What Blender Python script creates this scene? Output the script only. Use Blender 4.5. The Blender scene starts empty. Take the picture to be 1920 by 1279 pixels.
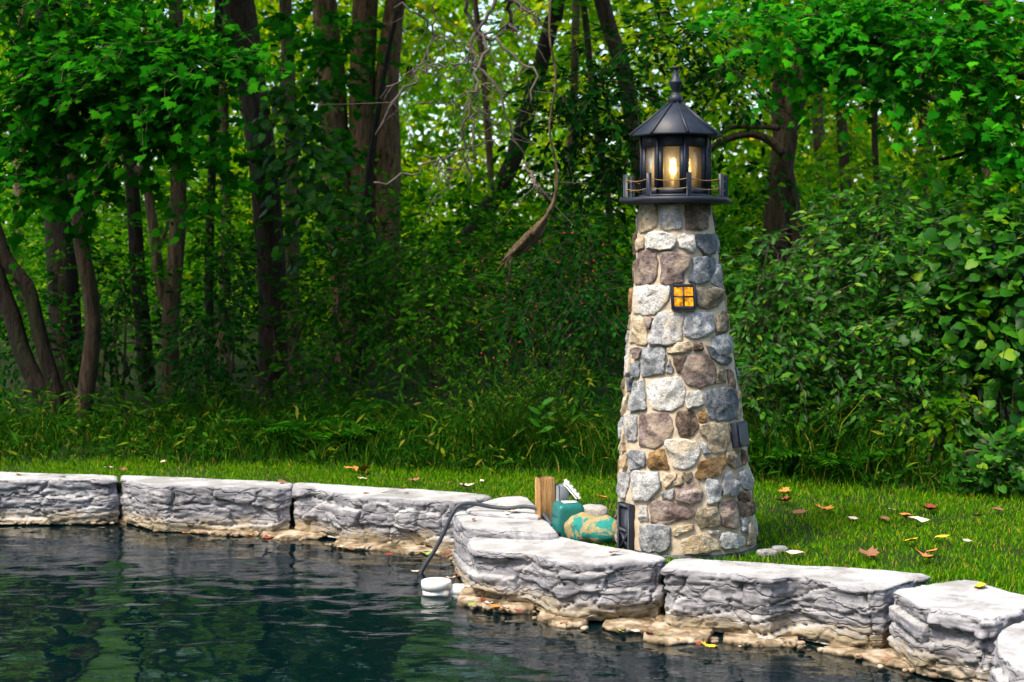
import bpy, math, random
import numpy as np
from mathutils import Vector, Matrix

# ------------------------------------------------------------------ camera, sky, sun
SC = bpy.context.scene
COL = SC.collection
FPX, HORIZON, EYE = 2750.0, 480.0, 1.5          # focal length in photo pixels, horizon row, eye height
cam_data = bpy.data.cameras.new('camera')
cam_data.sensor_width = 36.0
cam_data.lens = FPX / 1920.0 * 36.0
cam_data.shift_y = -(639.5 - HORIZON) / 1920.0
cam_data.clip_start = 0.05
cam_data.clip_end = 2000.0
cam_data.dof.use_dof = True
cam_data.dof.focus_distance = 7.4
cam_data.dof.aperture_fstop = 3.6
cam = bpy.data.objects.new('camera', cam_data)
cam.location = (0, 0, EYE)
cam.rotation_euler = (math.radians(90), 0, 0)
COL.objects.link(cam)
SC.camera = cam

SUN_DIR = Vector((-0.42, -0.34, 0.84)).normalized()
world = bpy.data.worlds.new('World')
SC.world = world
world.use_nodes = True
wn = world.node_tree
sky = wn.nodes.new('ShaderNodeTexSky')
sky.sky_type = 'NISHITA'
sky.sun_disc = False
sky.sun_elevation = math.asin(SUN_DIR.z)
sky.sun_rotation = math.atan2(SUN_DIR.x, SUN_DIR.y)
sky.air_density = 1.0
sky.dust_density = 2.0
sky.ozone_density = 1.0
wn.links.new(sky.outputs[0], wn.nodes['Background'].inputs[0])
wn.nodes['Background'].inputs[1].default_value = 0.15
sun_data = bpy.data.lights.new('sun', 'SUN')
sun_data.energy = 1.5
sun_data.angle = math.radians(14)      # thin bright overcast
sun_data.color = (1.0, 0.93, 0.80)
sun = bpy.data.objects.new('sun', sun_data)
sun.rotation_euler = SUN_DIR.to_track_quat('Z', 'Y').to_euler()
COL.objects.link(sun)
SC.view_settings.view_transform = 'Standard'
SC.view_settings.look = 'None'
SC.view_settings.exposure = 1.86
SC.view_settings.use_white_balance = True      # set for open shade, as a photographer would
SC.view_settings.white_balance_temperature = 6900
SC.view_settings.white_balance_tint = 10
SC.view_settings.gamma = 1.0
SC.render.engine = 'CYCLES'
cy = SC.cycles
cy.max_bounces = 6
cy.diffuse_bounces = 3
cy.glossy_bounces = 3
cy.transmission_bounces = 5
cy.transparent_max_bounces = 6
cy.caustics_reflective = False
cy.caustics_refractive = False
cy.sample_clamp_indirect = 4.0
cy.use_denoising = True

# ------------------------------------------------------------------ helpers
RNG = np.random.default_rng(7)
random.seed(7)

def X_at(px, Y): return (px - 960.0) / FPX * Y
def Z_at(py, Y): return EYE - (py - HORIZON) / FPX * Y
def at(px, py, Y): return np.array((X_at(px, Y), Y, Z_at(py, Y)))
def on_plane(px, py, z):
    Y = FPX * (EYE - z) / (py - HORIZON)
    return np.array((X_at(px, Y), Y, z))

def tag(o, label=None, cat=None, group=None, kind=None):
    if label: o['label'] = label
    if cat: o['category'] = cat
    if group: o['group'] = group
    if kind: o['kind'] = kind
    return o

def mesh_from(name, verts, face_list, mats, smooth=False, mat_index=None):
    """face_list: list of int arrays (n,k), any k; built fast through foreach_set"""
    me = bpy.data.meshes.new(name)
    verts = np.asarray(verts, dtype=np.float32)
    me.vertices.add(len(verts)); me.vertices.foreach_set('co', verts.ravel())
    face_list = [np.asarray(f, dtype=np.int32) for f in face_list if len(f)]
    loops = np.concatenate([f.ravel() for f in face_list])
    totals = np.concatenate([np.full(len(f), f.shape[1], dtype=np.int32) for f in face_list])
    starts = np.concatenate([[0], np.cumsum(totals)[:-1]]).astype(np.int32)
    me.loops.add(len(loops)); me.loops.foreach_set('vertex_index', loops)
    me.polygons.add(len(totals)); me.polygons.foreach_set('loop_start', starts)
    me.polygons.foreach_set('loop_total', totals)
    if smooth: me.polygons.foreach_set('use_smooth', np.ones(len(totals), dtype=bool))
    if not isinstance(mats, (list, tuple)): mats = [mats]
    for m in mats: me.materials.append(m)
    if mat_index is not None: me.polygons.foreach_set('material_index', np.asarray(mat_index, dtype=np.int32))
    me.update(calc_edges=True); me.validate()
    return me

class MB:
    """collects shapes in world space, builds one mesh object"""
    def __init__(s): s.v = []; s.f = {}; s.n = 0
    def add(s, verts, faces):
        verts = np.asarray(verts, dtype=float).reshape(-1, 3)
        for f in faces if isinstance(faces, list) else [faces]:
            f = np.asarray(f, dtype=np.int64)
            if f.ndim == 1: f = f[None]
            s.f.setdefault(f.shape[1], []).append(f + s.n)
        s.v.append(verts); s.n += len(verts)
        return s
    def arrays(s):
        return np.concatenate(s.v), [np.concatenate(v) for v in s.f.values()]
    def box(s, c, size, R=None, bevel=0.0):
        hx, hy, hz = [a / 2 for a in size]
        b = min(bevel, hx * .6, hy * .6, hz * .6)
        if b <= 0:
            v = np.array([(x, y, z) for z in (-hz, hz) for y in (-hy, hy) for x in (-hx, hx)])
            f = np.array([(0, 2, 3, 1), (4, 5, 7, 6), (0, 1, 5, 4), (2, 6, 7, 3), (0, 4, 6, 2), (1, 3, 7, 5)])
            fl = [f]
        else:
            v = []; idx = {}
            for sx in (-1, 1):
                for sy in (-1, 1):
                    for sz in (-1, 1):
                        for a in range(3):
                            p = [sx * (hx - b), sy * (hy - b), sz * (hz - b)]
                            p[a] = (sx * hx, sy * hy, sz * hz)[a]
                            idx[(sx, sy, sz, a)] = len(v); v.append(p)
            v = np.array(v); q = []; t = []
            for a in range(3):
                o1, o2 = [i for i in range(3) if i != a]
                for sg in (-1, 1):
                    ring = []
                    for (u, w) in ((-1, -1), (1, -1), (1, 1), (-1, 1)):
                        k = [0, 0, 0]; k[a] = sg; k[o1] = u; k[o2] = w
                        ring.append(idx[(k[0], k[1], k[2], a)])
                    q.append(ring)
                for u in (-1, 1):
                    for w in (-1, 1):
                        e = []
                        for sg in (-1, 1):
                            k = [0, 0, 0]; k[a] = sg; k[o1] = u; k[o2] = w
                            e.append((idx[(*k, o1)], idx[(*k, o2)]))
                        q.append([e[0][0], e[1][0], e[1][1], e[0][1]])
            for sx in (-1, 1):
                for sy in (-1, 1):
                    for sz in (-1, 1):
                        t.append([idx[(sx, sy, sz, a)] for a in range(3)])
            fl = [np.array(q), np.array(t)]
        if R is not None: v = v @ np.asarray(R).T
        return s.add(v + np.asarray(c), fl)
    def tube(s, pts, rad, sides=8, caps=True, wob=0.0, seed=0):
        v, f = tube_arrays(pts, rad, sides, caps, wob, seed)
        return s.add(v, f)
    def lathe(s, c, prof, sides=24, rot=0.0, flat=False):
        n = len(prof); a = np.linspace(0, 2 * np.pi, sides, endpoint=False) + rot
        v = np.concatenate([np.stack([c[0] + r * np.sin(a), c[1] - r * np.cos(a), np.full(sides, c[2] + z)], 1) for r, z in prof])
        q = []
        for i in range(n - 1):
            for k in range(sides):
                k2 = (k + 1) % sides
                q.append((i * sides + k, i * sides + k2, (i + 1) * sides + k2, (i + 1) * sides + k))
        fl = [np.array(q)]
        caps = []
        if prof[0][0] > 1e-6: caps.append(list(range(sides))[::-1])
        if prof[-1][0] > 1e-6: caps.append([(n - 1) * sides + k for k in range(sides)])
        if caps: fl.append(np.array(caps))
        return s.add(v, fl)
    def build(s, name, mat, parent=None, smooth=False, origin=None):
        v, f = s.arrays()
        return put(name, v, f, mat, parent, smooth, origin)

def put(name, v, f, mat, parent=None, smooth=False, origin=None):
    """world-space arrays -> object; top-level gets its origin at its base centre"""
    v = np.asarray(v, dtype=float)
    if parent is not None:
        base = np.array(parent_world(parent))
    else:
        base = np.array(origin) if origin is not None else np.array(((v[:, 0].min() + v[:, 0].max()) / 2, (v[:, 1].min() + v[:, 1].max()) / 2, v[:, 2].min()))
    me = mesh_from(name, v - base, f, mat, smooth)
    o = bpy.data.objects.new(name, me)
    COL.objects.link(o)
    if parent is None: o.location = base
    else: o.parent = parent
    return o

def parent_world(o):
    p = Vector((0, 0, 0))
    while o is not None:
        p = p + o.location; o = o.parent
    return p

def empty(name, loc, label, cat, group=None):
    o = bpy.data.objects.new(name, None)
    o.empty_display_size = 0.1
    COL.objects.link(o); o.location = loc
    return tag(o, label, cat, group)

def smooth_path(pts, n):
    pts = np.asarray(pts, dtype=float)
    if len(pts) < 3:
        t = np.linspace(0, 1, n)[:, None]
        return pts[0] * (1 - t) + pts[-1] * t
    P = np.vstack([2 * pts[0] - pts[1], pts, 2 * pts[-1] - pts[-2]])
    seg = len(pts) - 1
    out = []
    for u in np.linspace(0, seg, n):
        i = min(int(u), seg - 1); t = u - i
        p0, p1, p2, p3 = P[i], P[i + 1], P[i + 2], P[i + 3]
        out.append(.5 * (2 * p1 + (p2 - p0) * t + (2 * p0 - 5 * p1 + 4 * p2 - p3) * t * t + (3 * p1 - p0 - 3 * p2 + p3) * t ** 3))
    return np.array(out)

def tube_arrays(pts, rad, sides=8, caps=True, wob=0.0, seed=0):
    pts = np.asarray(pts, dtype=float); n = len(pts)
    rad = np.interp(np.linspace(0, 1, n), np.linspace(0, 1, len(rad)), rad) if np.ndim(rad) else np.full(n, rad)
    T = np.gradient(pts, axis=0); T /= np.linalg.norm(T, axis=1)[:, None] + 1e-9
    ref = np.array((1.0, 0, 0)) if abs(T[0, 0]) < .8 else np.array((0, 1.0, 0))
    U = []
    u = ref - T[0] * (ref @ T[0]); u /= np.linalg.norm(u)
    for i in range(n):
        u = u - T[i] * (u @ T[i]); u /= np.linalg.norm(u) + 1e-9; U.append(u)
    U = np.array(U); W = np.cross(T, U)
    a = np.linspace(0, 2 * np.pi, sides, endpoint=False)
    R = rad[:, None] * np.ones((1, sides))
    if wob:
        pp = np.stack([np.repeat(np.arange(n), sides) * .35, np.tile(np.cos(a) * 1.6, n), np.tile(np.sin(a) * 1.6, n)], 1)
        R = R * (1 + wob * (vnoise(pp, seed).reshape(n, sides) - .5) * 2)
    v = pts[:, None] + R[..., None] * (np.cos(a)[None, :, None] * U[:, None] + np.sin(a)[None, :, None] * W[:, None])
    i = np.arange(n - 1)[:, None] * sides; k = np.arange(sides)[None]; k2 = (k + 1) % sides
    q = np.stack([i + k, i + k2, i + sides + k2, i + sides + k], -1).reshape(-1, 4)
    fl = [q]
    if caps: fl.append(np.array([list(range(sides))[::-1], [(n - 1) * sides + j for j in range(sides)]]))
    return v.reshape(-1, 3), fl

def _hash(i, j, k, seed):
    h = (i.astype(np.int64) * 374761393 + j.astype(np.int64) * 668265263 + k.astype(np.int64) * 2147483647 + seed * 974711) & 0xffffffff
    h = ((h ^ (h >> 13)) * 1274126177) & 0xffffffff
    h = ((h ^ (h >> 16)) * 2246822519) & 0xffffffff
    return ((h ^ (h >> 15)) & 0xffffff) / float(0xffffff)
def vnoise(p, seed=0):
    p = np.asarray(p, dtype=float); b = np.floor(p); f = p - b; f = f * f * (3 - 2 * f)
    b = b.astype(np.int64); r = 0
    for dx in (0, 1):
        for dy in (0, 1):
            for dz in (0, 1):
                w = (f[:, 0] if dx else 1 - f[:, 0]) * (f[:, 1] if dy else 1 - f[:, 1]) * (f[:, 2] if dz else 1 - f[:, 2])
                r = r + w * _hash(b[:, 0] + dx, b[:, 1] + dy, b[:, 2] + dz, seed)
    return r
def fbm(p, seed=0, octv=4):
    p = np.asarray(p, dtype=float); r = 0; a = .5; t = 0
    for o in range(octv):
        r = r + a * vnoise(p * 2 ** o + o * 17.3, seed + o); t += a; a *= .5
    return r / t
def worley(u, v, seed):
    """2-D cells: returns id hash in 0..1 and distance to the border (F2-F1)"""
    bu = np.floor(u).astype(np.int64); bv = np.floor(v).astype(np.int64)
    d1 = np.full(len(u), 9.); d2 = np.full(len(u), 9.); cid = np.zeros(len(u))
    for du in (-1, 0, 1):
        for dv in (-1, 0, 1):
            cu = bu + du; cv = bv + dv; z = np.zeros_like(cu)
            pu = cu + .15 + .7 * _hash(cu, cv, z, seed); pv = cv + .2 + .6 * _hash(cu, cv, z, seed + 5)
            d = np.maximum(np.abs(u - pu), np.abs(v - pv)) * .6 + .4 * np.hypot(u - pu, v - pv)
            h = _hash(cu, cv, z, seed + 9)
            m = d < d1
            d2 = np.where(m, d1, np.minimum(d2, d)); cid = np.where(m, h, cid); d1 = np.where(m, d, d1)
    return cid, d2 - d1

def rounded(c, size, R=None, e=2.6, nu=36, nv=20, seed=0, amp=0.0):
    u = np.linspace(0, 2 * np.pi, nu, endpoint=False); vv = np.linspace(-np.pi / 2, np.pi / 2, nv)
    U, V = np.meshgrid(u, vv); sp = lambda x, p: np.sign(x) * np.abs(x) ** p
    k = 2 / e
    x = sp(np.cos(V), k) * sp(np.cos(U), k); y = sp(np.cos(V), k) * sp(np.sin(U), k); z = sp(np.sin(V), k)
    P = np.stack([x.ravel() * size[0] / 2, y.ravel() * size[1] / 2, z.ravel() * size[2] / 2], 1)
    if amp: P *= (1 + amp * (fbm(P * 14 + seed * 5, seed, 4) - .5) * 2)[:, None]
    if R is not None: P = P @ np.asarray(R).T
    i = np.arange(nv - 1)[:, None] * nu; kk = np.arange(nu)[None]; k2 = (kk + 1) % nu
    return P + np.asarray(c), [np.stack([i + kk, i + k2, i + nu + k2, i + nu + kk], -1).reshape(-1, 4)]
def rotz(d): a = math.radians(d); return np.array([[math.cos(a), -math.sin(a), 0], [math.sin(a), math.cos(a), 0], [0, 0, 1.0]])
def rotx(d): a = math.radians(d); return np.array([[1, 0, 0], [0, math.cos(a), -math.sin(a)], [0, math.sin(a), math.cos(a)]])
def roty(d): a = math.radians(d); return np.array([[math.cos(a), 0, math.sin(a)], [0, 1, 0], [-math.sin(a), 0, math.cos(a)]])
# ------------------------------------------------------------------ materials
def new_mat(name):
    m = bpy.data.materials.new(name); m.use_nodes = True
    nt = m.node_tree; nt.nodes.clear()
    out = nt.nodes.new('ShaderNodeOutputMaterial')
    return m, nt, out
def nd(nt, t, **kw):
    n = nt.nodes.new(t)
    for k, v in kw.items():
        if k in n.inputs: n.inputs[k].default_value = v
        else: setattr(n, k, v)
    return n
def ramp(nt, src, stops, interp='LINEAR'):
    r = nt.nodes.new('ShaderNodeValToRGB'); r.color_ramp.interpolation = interp
    e = r.color_ramp.elements
    while len(e) < len(stops): e.new(.5)
    for i, (p, c) in enumerate(stops):
        e[i].position = p; e[i].color = (*c, 1)
    nt.links.new(src, r.inputs[0]); return r
def mixc(nt, fac, a, b, mode='MIX'):
    m = nt.nodes.new('ShaderNodeMix'); m.data_type = 'RGBA'; m.blend_type = mode
    for s, x in ((0, fac), (6, a), (7, b)):
        if hasattr(x, 'is_linked'): nt.links.new(x, m.inputs[s])
        elif isinstance(x, (int, float)): m.inputs[s].default_value = x
        else: m.inputs[s].default_value = (*x, 1)
    return m.outputs[2]
def noise(nt, vec, scale, detail=4, rough=.55, dist=0.0):
    n = nd(nt, 'ShaderNodeTexNoise'); n.inputs['Scale'].default_value = scale
    n.inputs['Detail'].default_value = detail; n.inputs['Roughness'].default_value = rough; n.inputs['Distortion'].default_value = dist
    if vec is not None: nt.links.new(vec, n.inputs['Vector'])
    return n.outputs[0]
def mapping(nt, scale, src='Object', rot=(0, 0, 0)):
    tc = nt.nodes.new('ShaderNodeTexCoord'); mp = nt.nodes.new('ShaderNodeMapping')
    mp.inputs['Scale'].default_value = scale; mp.inputs['Rotation'].default_value = rot
    nt.links.new(tc.outputs[src], mp.inputs[0]); return mp.outputs[0]
def world_pos(nt):
    g = nt.nodes.new('ShaderNodeNewGeometry'); return g.outputs['Position']
def bump(nt, h, strength=.4, dist=.01, normal=None):
    b = nt.nodes.new('ShaderNodeBump'); b.inputs['Strength'].default_value = strength; b.inputs['Distance'].default_value = dist
    nt.links.new(h, b.inputs['Height'])
    if normal is not None: nt.links.new(normal, b.inputs['Normal'])
    return b.outputs[0]
def principled(nt, out, color, rough=.6, spec=.4, normal=None, metal=0.0, **kw):
    p = nt.nodes.new('ShaderNodeBsdfPrincipled')
    if hasattr(color, 'is_linked'): nt.links.new(color, p.inputs['Base Color'])
    else: p.inputs['Base Color'].default_value = (*color, 1)
    if hasattr(rough, 'is_linked'): nt.links.new(rough, p.inputs['Roughness'])
    else: p.inputs['Roughness'].default_value = rough
    p.inputs['Specular IOR Level'].default_value = spec
    p.inputs['Metallic'].default_value = metal
    if normal is not None: nt.links.new(normal, p.inputs['Normal'])
    for k, v in kw.items(): p.inputs[k].default_value = v
    if out is not None: nt.links.new(p.outputs[0], out.inputs[0])
    return p
def simple(name, color, rough=.5, spec=.4, bs=0.0, scale=60, var=.15, metal=0.0):
    m, nt, out = new_mat(name)
    vec = mapping(nt, (1, 1, 1))
    n = noise(nt, vec, scale, 5)
    c = mixc(nt, n, tuple(x * (1 - var) for x in color), tuple(min(1, x * (1 + var)) for x in color))
    principled(nt, out, c, rough, spec, bump(nt, n, bs, .004) if bs else None, metal)
    return m

def leaf_mat(name, stops, trans=.4, tcol=(1.5, 1.7, .5), rough=.45, spec=.22, objvar=.25):
    m, nt, out = new_mat(name)
    g = nt.nodes.new('ShaderNodeNewGeometry')
    r = ramp(nt, g.outputs['Random Per Island'], stops)
    oi = nt.nodes.new('ShaderNodeObjectInfo')
    hs = nt.nodes.new('ShaderNodeHueSaturation')
    mr = nt.nodes.new('ShaderNodeMapRange'); mr.inputs[3].default_value = 1 - objvar; mr.inputs[4].default_value = 1 + objvar
    nt.links.new(oi.outputs['Random'], mr.inputs[0]); nt.links.new(mr.outputs[0], hs.inputs['Value'])
    nt.links.new(r.outputs[0], hs.inputs['Color'])
    c = hs.outputs[0]
    if spec > .18: p = principled(nt, None, c, rough, spec)
    else:
        p = nt.nodes.new('ShaderNodeBsdfDiffuse'); nt.links.new(c, p.inputs[0])
    t = nt.nodes.new('ShaderNodeBsdfTranslucent')
    nt.links.new(mixc(nt, 1.0, c, tcol, 'MULTIPLY'), t.inputs[0])
    mx = nt.nodes.new('ShaderNodeMixShader'); mx.inputs[0].default_value = trans
    nt.links.new(p.outputs[0], mx.inputs[1]); nt.links.new(t.outputs[0], mx.inputs[2])
    nt.links.new(mx.outputs[0], out.inputs[0])
    return m

def bark_mat(name, c0, c1, moss=(.02, .045, .010), mossamt=.35, zs=.20, scale=27):
    m, nt, out = new_mat(name)
    vec = mapping(nt, (1, 1, zs))
    n = noise(nt, vec, scale, 6, .65, .6)
    w = noise(nt, mapping(nt, (1, 1, .6)), 3.0, 4)
    r = ramp(nt, n, [(.32, c0), (.62, c1)])
    mm = ramp(nt, w, [(.5, (0, 0, 0)), (.7, (mossamt,) * 3)])
    c = mixc(nt, mm.outputs[0], r.outputs[0], moss)
    principled(nt, out, c, .85, .2, bump(nt, n, 1.0, .05))
    return m

M = {}
G = lambda *a: a
M['maple'] = leaf_mat('maple leaf', [(0, (.003, .055, .003)), (.35, (.007, .115, .005)), (.7, (.017, .19, .006)), (1, (.045, .29, .008))], .42, (1.5, 1.5, .5), spec=.15)
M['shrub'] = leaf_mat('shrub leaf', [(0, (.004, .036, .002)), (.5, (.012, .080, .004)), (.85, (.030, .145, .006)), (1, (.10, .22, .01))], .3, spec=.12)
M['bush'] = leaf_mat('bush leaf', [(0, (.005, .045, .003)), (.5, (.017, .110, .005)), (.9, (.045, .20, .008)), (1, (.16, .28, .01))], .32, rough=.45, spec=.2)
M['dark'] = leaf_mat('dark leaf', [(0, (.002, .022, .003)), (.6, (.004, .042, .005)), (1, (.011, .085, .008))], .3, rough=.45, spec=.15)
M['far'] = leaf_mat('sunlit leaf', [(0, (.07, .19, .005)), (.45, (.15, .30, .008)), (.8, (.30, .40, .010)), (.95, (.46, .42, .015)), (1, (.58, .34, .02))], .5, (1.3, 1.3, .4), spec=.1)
M['canopy'] = leaf_mat('canopy leaf', [(0, (.015, .12, .004)), (.6, (.035, .19, .006)), (1, (.09, .28, .008))], .55, spec=.1)
M['grass'] = leaf_mat('lawn grass', [(0, (.03, .13, .003)), (.45, (.065, .23, .005)), (.8, (.14, .32, .008)), (.93, (.27, .32, .02)), (1, (.42, .25, .05))], .35, (1.2, 1.3, .4), .5, .15, 0)
M['weed'] = leaf_mat('tall grass', [(0, (.005, .035, .003)), (.5, (.012, .065, .005)), (.85, (.035, .12, .008)), (.96, (.14, .18, .012)), (1, (.22, .16, .04))], .35, (1.3, 1.3, .4), .5, .12, 0)
M['bark'] = bark_mat('brown bark', (.008, .005, .003), (.07, .046, .027))
M['bark_pale'] = bark_mat('pale bark', (.018, .011, .006), (.19, .125, .072), mossamt=.2)
M['bark_red'] = bark_mat('red brown bark', (.020, .010, .005), (.22, .125, .068), mossamt=.15)
M['bark_dark'] = bark_mat('dark bark', (.004, .003, .002), (.030, .021, .013), mossamt=.4)
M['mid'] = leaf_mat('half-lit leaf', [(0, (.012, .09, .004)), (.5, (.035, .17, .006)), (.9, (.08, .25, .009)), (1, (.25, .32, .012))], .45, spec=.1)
M['twig'] = simple('twig', (.06, .04, .028), .8, .2)
M['deadwood'] = simple('dead wood', (.12, .092, .078), .85, .2, .6, 40, .45)

def limestone():
    m, nt, out = new_mat('limestone')
    pos = world_pos(nt)
    n1 = noise(nt, pos, 5.0, 8, .62, .3)
    mp = nt.nodes.new('ShaderNodeMapping'); mp.inputs['Scale'].default_value = (3, 3, 26); nt.links.new(pos, mp.inputs[0])
    n2 = noise(nt, mp.outputs[0], 1.6, 6, .6, .8)
    n3 = noise(nt, pos, 55, 5, .7)
    c = ramp(nt, n1, [(.25, (.16, .156, .172)), (.5, (.31, .305, .33)), (.72, (.49, .485, .49))]).outputs[0]
    st = ramp(nt, n2, [(.35, (.55, .55, .58)), (.6, (1, 1, 1))]).outputs[0]
    c = mixc(nt, .8, c, st, 'MULTIPLY')
    sp = ramp(nt, n3, [(.3, (.72, .72, .72)), (.6, (1.0, 1.0, 1.0))]).outputs[0]
    c = mixc(nt, .7, c, sp, 'MULTIPLY')
    # tan mineral stain that the pond water left along the foot
    sep = nt.nodes.new('ShaderNodeSeparateXYZ'); nt.links.new(pos, sep.inputs[0])
    ma = nt.nodes.new('ShaderNodeMath'); ma.operation = 'MULTIPLY_ADD'; ma.inputs[1].default_value = .17
    nt.links.new(n1, ma.inputs[0]); nt.links.new(sep.outputs[2], ma.inputs[2])
    stain = ramp(nt, ma.outputs[0], [(0, (0, 0, 0)), (1, (1, 1, 1))])
    mr = nt.nodes.new('ShaderNodeMapRange'); mr.inputs[1].default_value = -.045; mr.inputs[2].default_value = -.125
    mr.inputs[3].default_value = 0; mr.inputs[4].default_value = .72
    nt.links.new(ma.outputs[0], mr.inputs[0])
    c = mixc(nt, mr.outputs[0], c, mixc(nt, n3, (.24, .17, .075), (.56, .45, .26)))
    vo = nt.nodes.new('ShaderNodeTexVoronoi'); vo.feature = 'DISTANCE_TO_EDGE'; vo.inputs['Scale'].default_value = 1.0
    mp2 = nt.nodes.new('ShaderNodeMapping'); mp2.inputs['Scale'].default_value = (2.0, 2.0, 15)
    wv = nt.nodes.new('ShaderNodeVectorMath'); wv.operation = 'MULTIPLY_ADD'; wv.inputs[1].default_value = (.10, .10, .10)
    nc_ = nd(nt, 'ShaderNodeTexNoise'); nc_.inputs['Scale'].default_value = 9; nt.links.new(pos, nc_.inputs['Vector']); nt.links.new(nc_.outputs[1], wv.inputs[0]); nt.links.new(pos, wv.inputs[2])
    nt.links.new(wv.outputs[0], mp2.inputs[0]); nt.links.new(mp2.outputs[0], vo.inputs['Vector'])
    ck = ramp(nt, vo.outputs['Distance'], [(0, (0, 0, 0)), (.05, (1, 1, 1))]).outputs[0]
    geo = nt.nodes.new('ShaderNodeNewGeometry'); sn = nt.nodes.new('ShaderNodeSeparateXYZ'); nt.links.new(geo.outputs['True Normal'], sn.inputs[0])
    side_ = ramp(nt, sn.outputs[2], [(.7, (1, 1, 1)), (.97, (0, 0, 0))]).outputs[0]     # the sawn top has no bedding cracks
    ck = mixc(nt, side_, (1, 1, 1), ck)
    c = mixc(nt, side_, mixc(nt, ramp(nt, n1, [(.38, (0, 0, 0)), (.56, (1, 1, 1))]).outputs[0], (.26, .25, .24), ramp(nt, n3, [(.3, (.33, .325, .33)), (.62, (.47, .462, .455))]).outputs[0]), c)   # sawn top, colour lightened to imitate stronger light from above
    pit = nt.nodes.new('ShaderNodeTexVoronoi'); pit.inputs['Scale'].default_value = 48; nt.links.new(wv.outputs[0], pit.inputs['Vector'])
    pr = ramp(nt, pit.outputs['Distance'], [(.10, (0, 0, 0)), (.28, (1, 1, 1))]).outputs[0]
    li = ramp(nt, noise(nt, pos, 3.2, 8, .7, .6), [(.56, (0, 0, 0)), (.66, (.55, .55, .55))]).outputs[0]
    c = mixc(nt, li, c, (.085, .085, .088))                                              # grey-black lichen
    c = mixc(nt, .25, c, mixc(nt, pr, (.35, .33, .31), (1, 1, 1)), 'MULTIPLY')           # small weathering pits
    c = mixc(nt, .30, c, mixc(nt, ck, (.25, .22, .20), (1, 1, 1)), 'MULTIPLY')          # dirt in the cracks
    b = bump(nt, n3, .4, .006); b = bump(nt, n2, .45, .012, b); b = bump(nt, ck, .7, .010, b); b = bump(nt, pr, .35, .006, b)
    principled(nt, out, c, .85, .25, b)
    return m
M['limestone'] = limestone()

def ledge_mat():
    m, nt, out = new_mat('tan ledge stone')
    pos = world_pos(nt)
    n1 = noise(nt, pos, 9.0, 7, .62, .3); n3 = noise(nt, pos, 60, 5, .7)
    c = ramp(nt, n1, [(.36, (.05, .035, .016)), (.5, (.22, .16, .095)), (.66, (.50, .41, .31))]).outputs[0]
    sep = nt.nodes.new('ShaderNodeSeparateXYZ'); nt.links.new(pos, sep.inputs[0])
    mr = nt.nodes.new('ShaderNodeMapRange'); mr.inputs[1].default_value = -.238; mr.inputs[2].default_value = -.249; mr.inputs[3].default_value = 0; mr.inputs[4].default_value = .85
    nt.links.new(sep.outputs[2], mr.inputs[0])
    c = mixc(nt, mr.outputs[0], c, (.07, .05, .02))   # wet algae line
    principled(nt, out, c, .7, .35, bump(nt, n3, .4, .006))
    return m
M['ledge'] = ledge_mat()

def stone_mat(name, dark, mid, light, accent=None):
    m, nt, out = new_mat(name)
    vec = mapping(nt, (1, 1, 1))
    oi = nt.nodes.new('ShaderNodeObjectInfo')
    ad = nt.nodes.new('ShaderNodeVectorMath'); ad.operation = 'ADD'
    cm = nt.nodes.new('ShaderNodeVectorMath'); cm.operation = 'SCALE'; cm.inputs[3].default_value = 13.0
    nt.links.new(oi.outputs['Random'], cm.inputs[0]); nt.links.new(vec, ad.inputs[0]); nt.links.new(cm.outputs[0], ad.inputs[1])
    n1 = noise(nt, ad.outputs[0], 14, 6, .6, .4); n2 = noise(nt, ad.outputs[0], 170, 4, .7); n3 = noise(nt, ad.outputs[0], 45, 6, .65)
    c = ramp(nt, n1, [(.36, dark), (.5, mid), (.62, light)]).outputs[0]
    c = mixc(nt, ramp(nt, n3, [(.36, (.7, .7, .7)), (.5, (0, 0, 0))]).outputs[0], c, tuple(x_ * .55 for x_ in dark))
    c = mixc(nt, .75, c, ramp(nt, n2, [(.36, (.42, .42, .42)), (.62, (1.35, 1.35, 1.35))]).outputs[0], 'MULTIPLY')
    if accent:
        nA = noise(nt, ad.outputs[0], 7, 4)
        c = mixc(nt, ramp(nt, nA, [(.52, (0, 0, 0)), (.66, (.75, .75, .75))]).outputs[0], c, accent)
    hs = nt.nodes.new('ShaderNodeHueSaturation')
    mr = nt.nodes.new('ShaderNodeMapRange'); mr.inputs[3].default_value = .82; mr.inputs[4].default_value = 1.2
    nt.links.new(oi.outputs['Random'], mr.inputs[0]); nt.links.new(mr.outputs[0], hs.inputs['Value']); nt.links.new(c, hs.inputs['Color'])
    b = bump(nt, n2, .5, .004); b = bump(nt, n3, .9, .014, b)
    principled(nt, out, hs.outputs[0], .8, .3, b)
    return m
ST = {
    'W': stone_mat('white quartz stone', (.40, .38, .35), (.58, .57, .54), (.72, .71, .68), (.50, .40, .26)),
    'L': stone_mat('light grey stone', (.24, .24, .25), (.40, .40, .40), (.55, .54, .52), (.45, .37, .26)),
    'B': stone_mat('blue grey stone', (.15, .16, .175), (.28, .295, .31), (.44, .45, .45)),
    'D': stone_mat('slate stone', (.065, .075, .09), (.13, .15, .17), (.25, .27, .29)),
    'T': stone_mat('tan stone', (.28, .21, .13), (.43, .35, .24), (.56, .49, .38), (.34, .24, .12)),
    'P': stone_mat('purple brown stone', (.11, .075, .065), (.21, .155, .14), (.33, .27, .25), (.36, .28, .2)),
    'K': stone_mat('dark brown stone', (.06, .04, .028), (.13, .09, .065), (.24, .18, .14)),
    'O': stone_mat('orange brown stone', (.13, .075, .03), (.27, .155, .06), (.40, .27, .13), (.16, .12, .08)),
    'Y': stone_mat('olive stone', (.12, .095, .055), (.22, .18, .12), (.34, .30, .22), (.15, .14, .12)),
}
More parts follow.
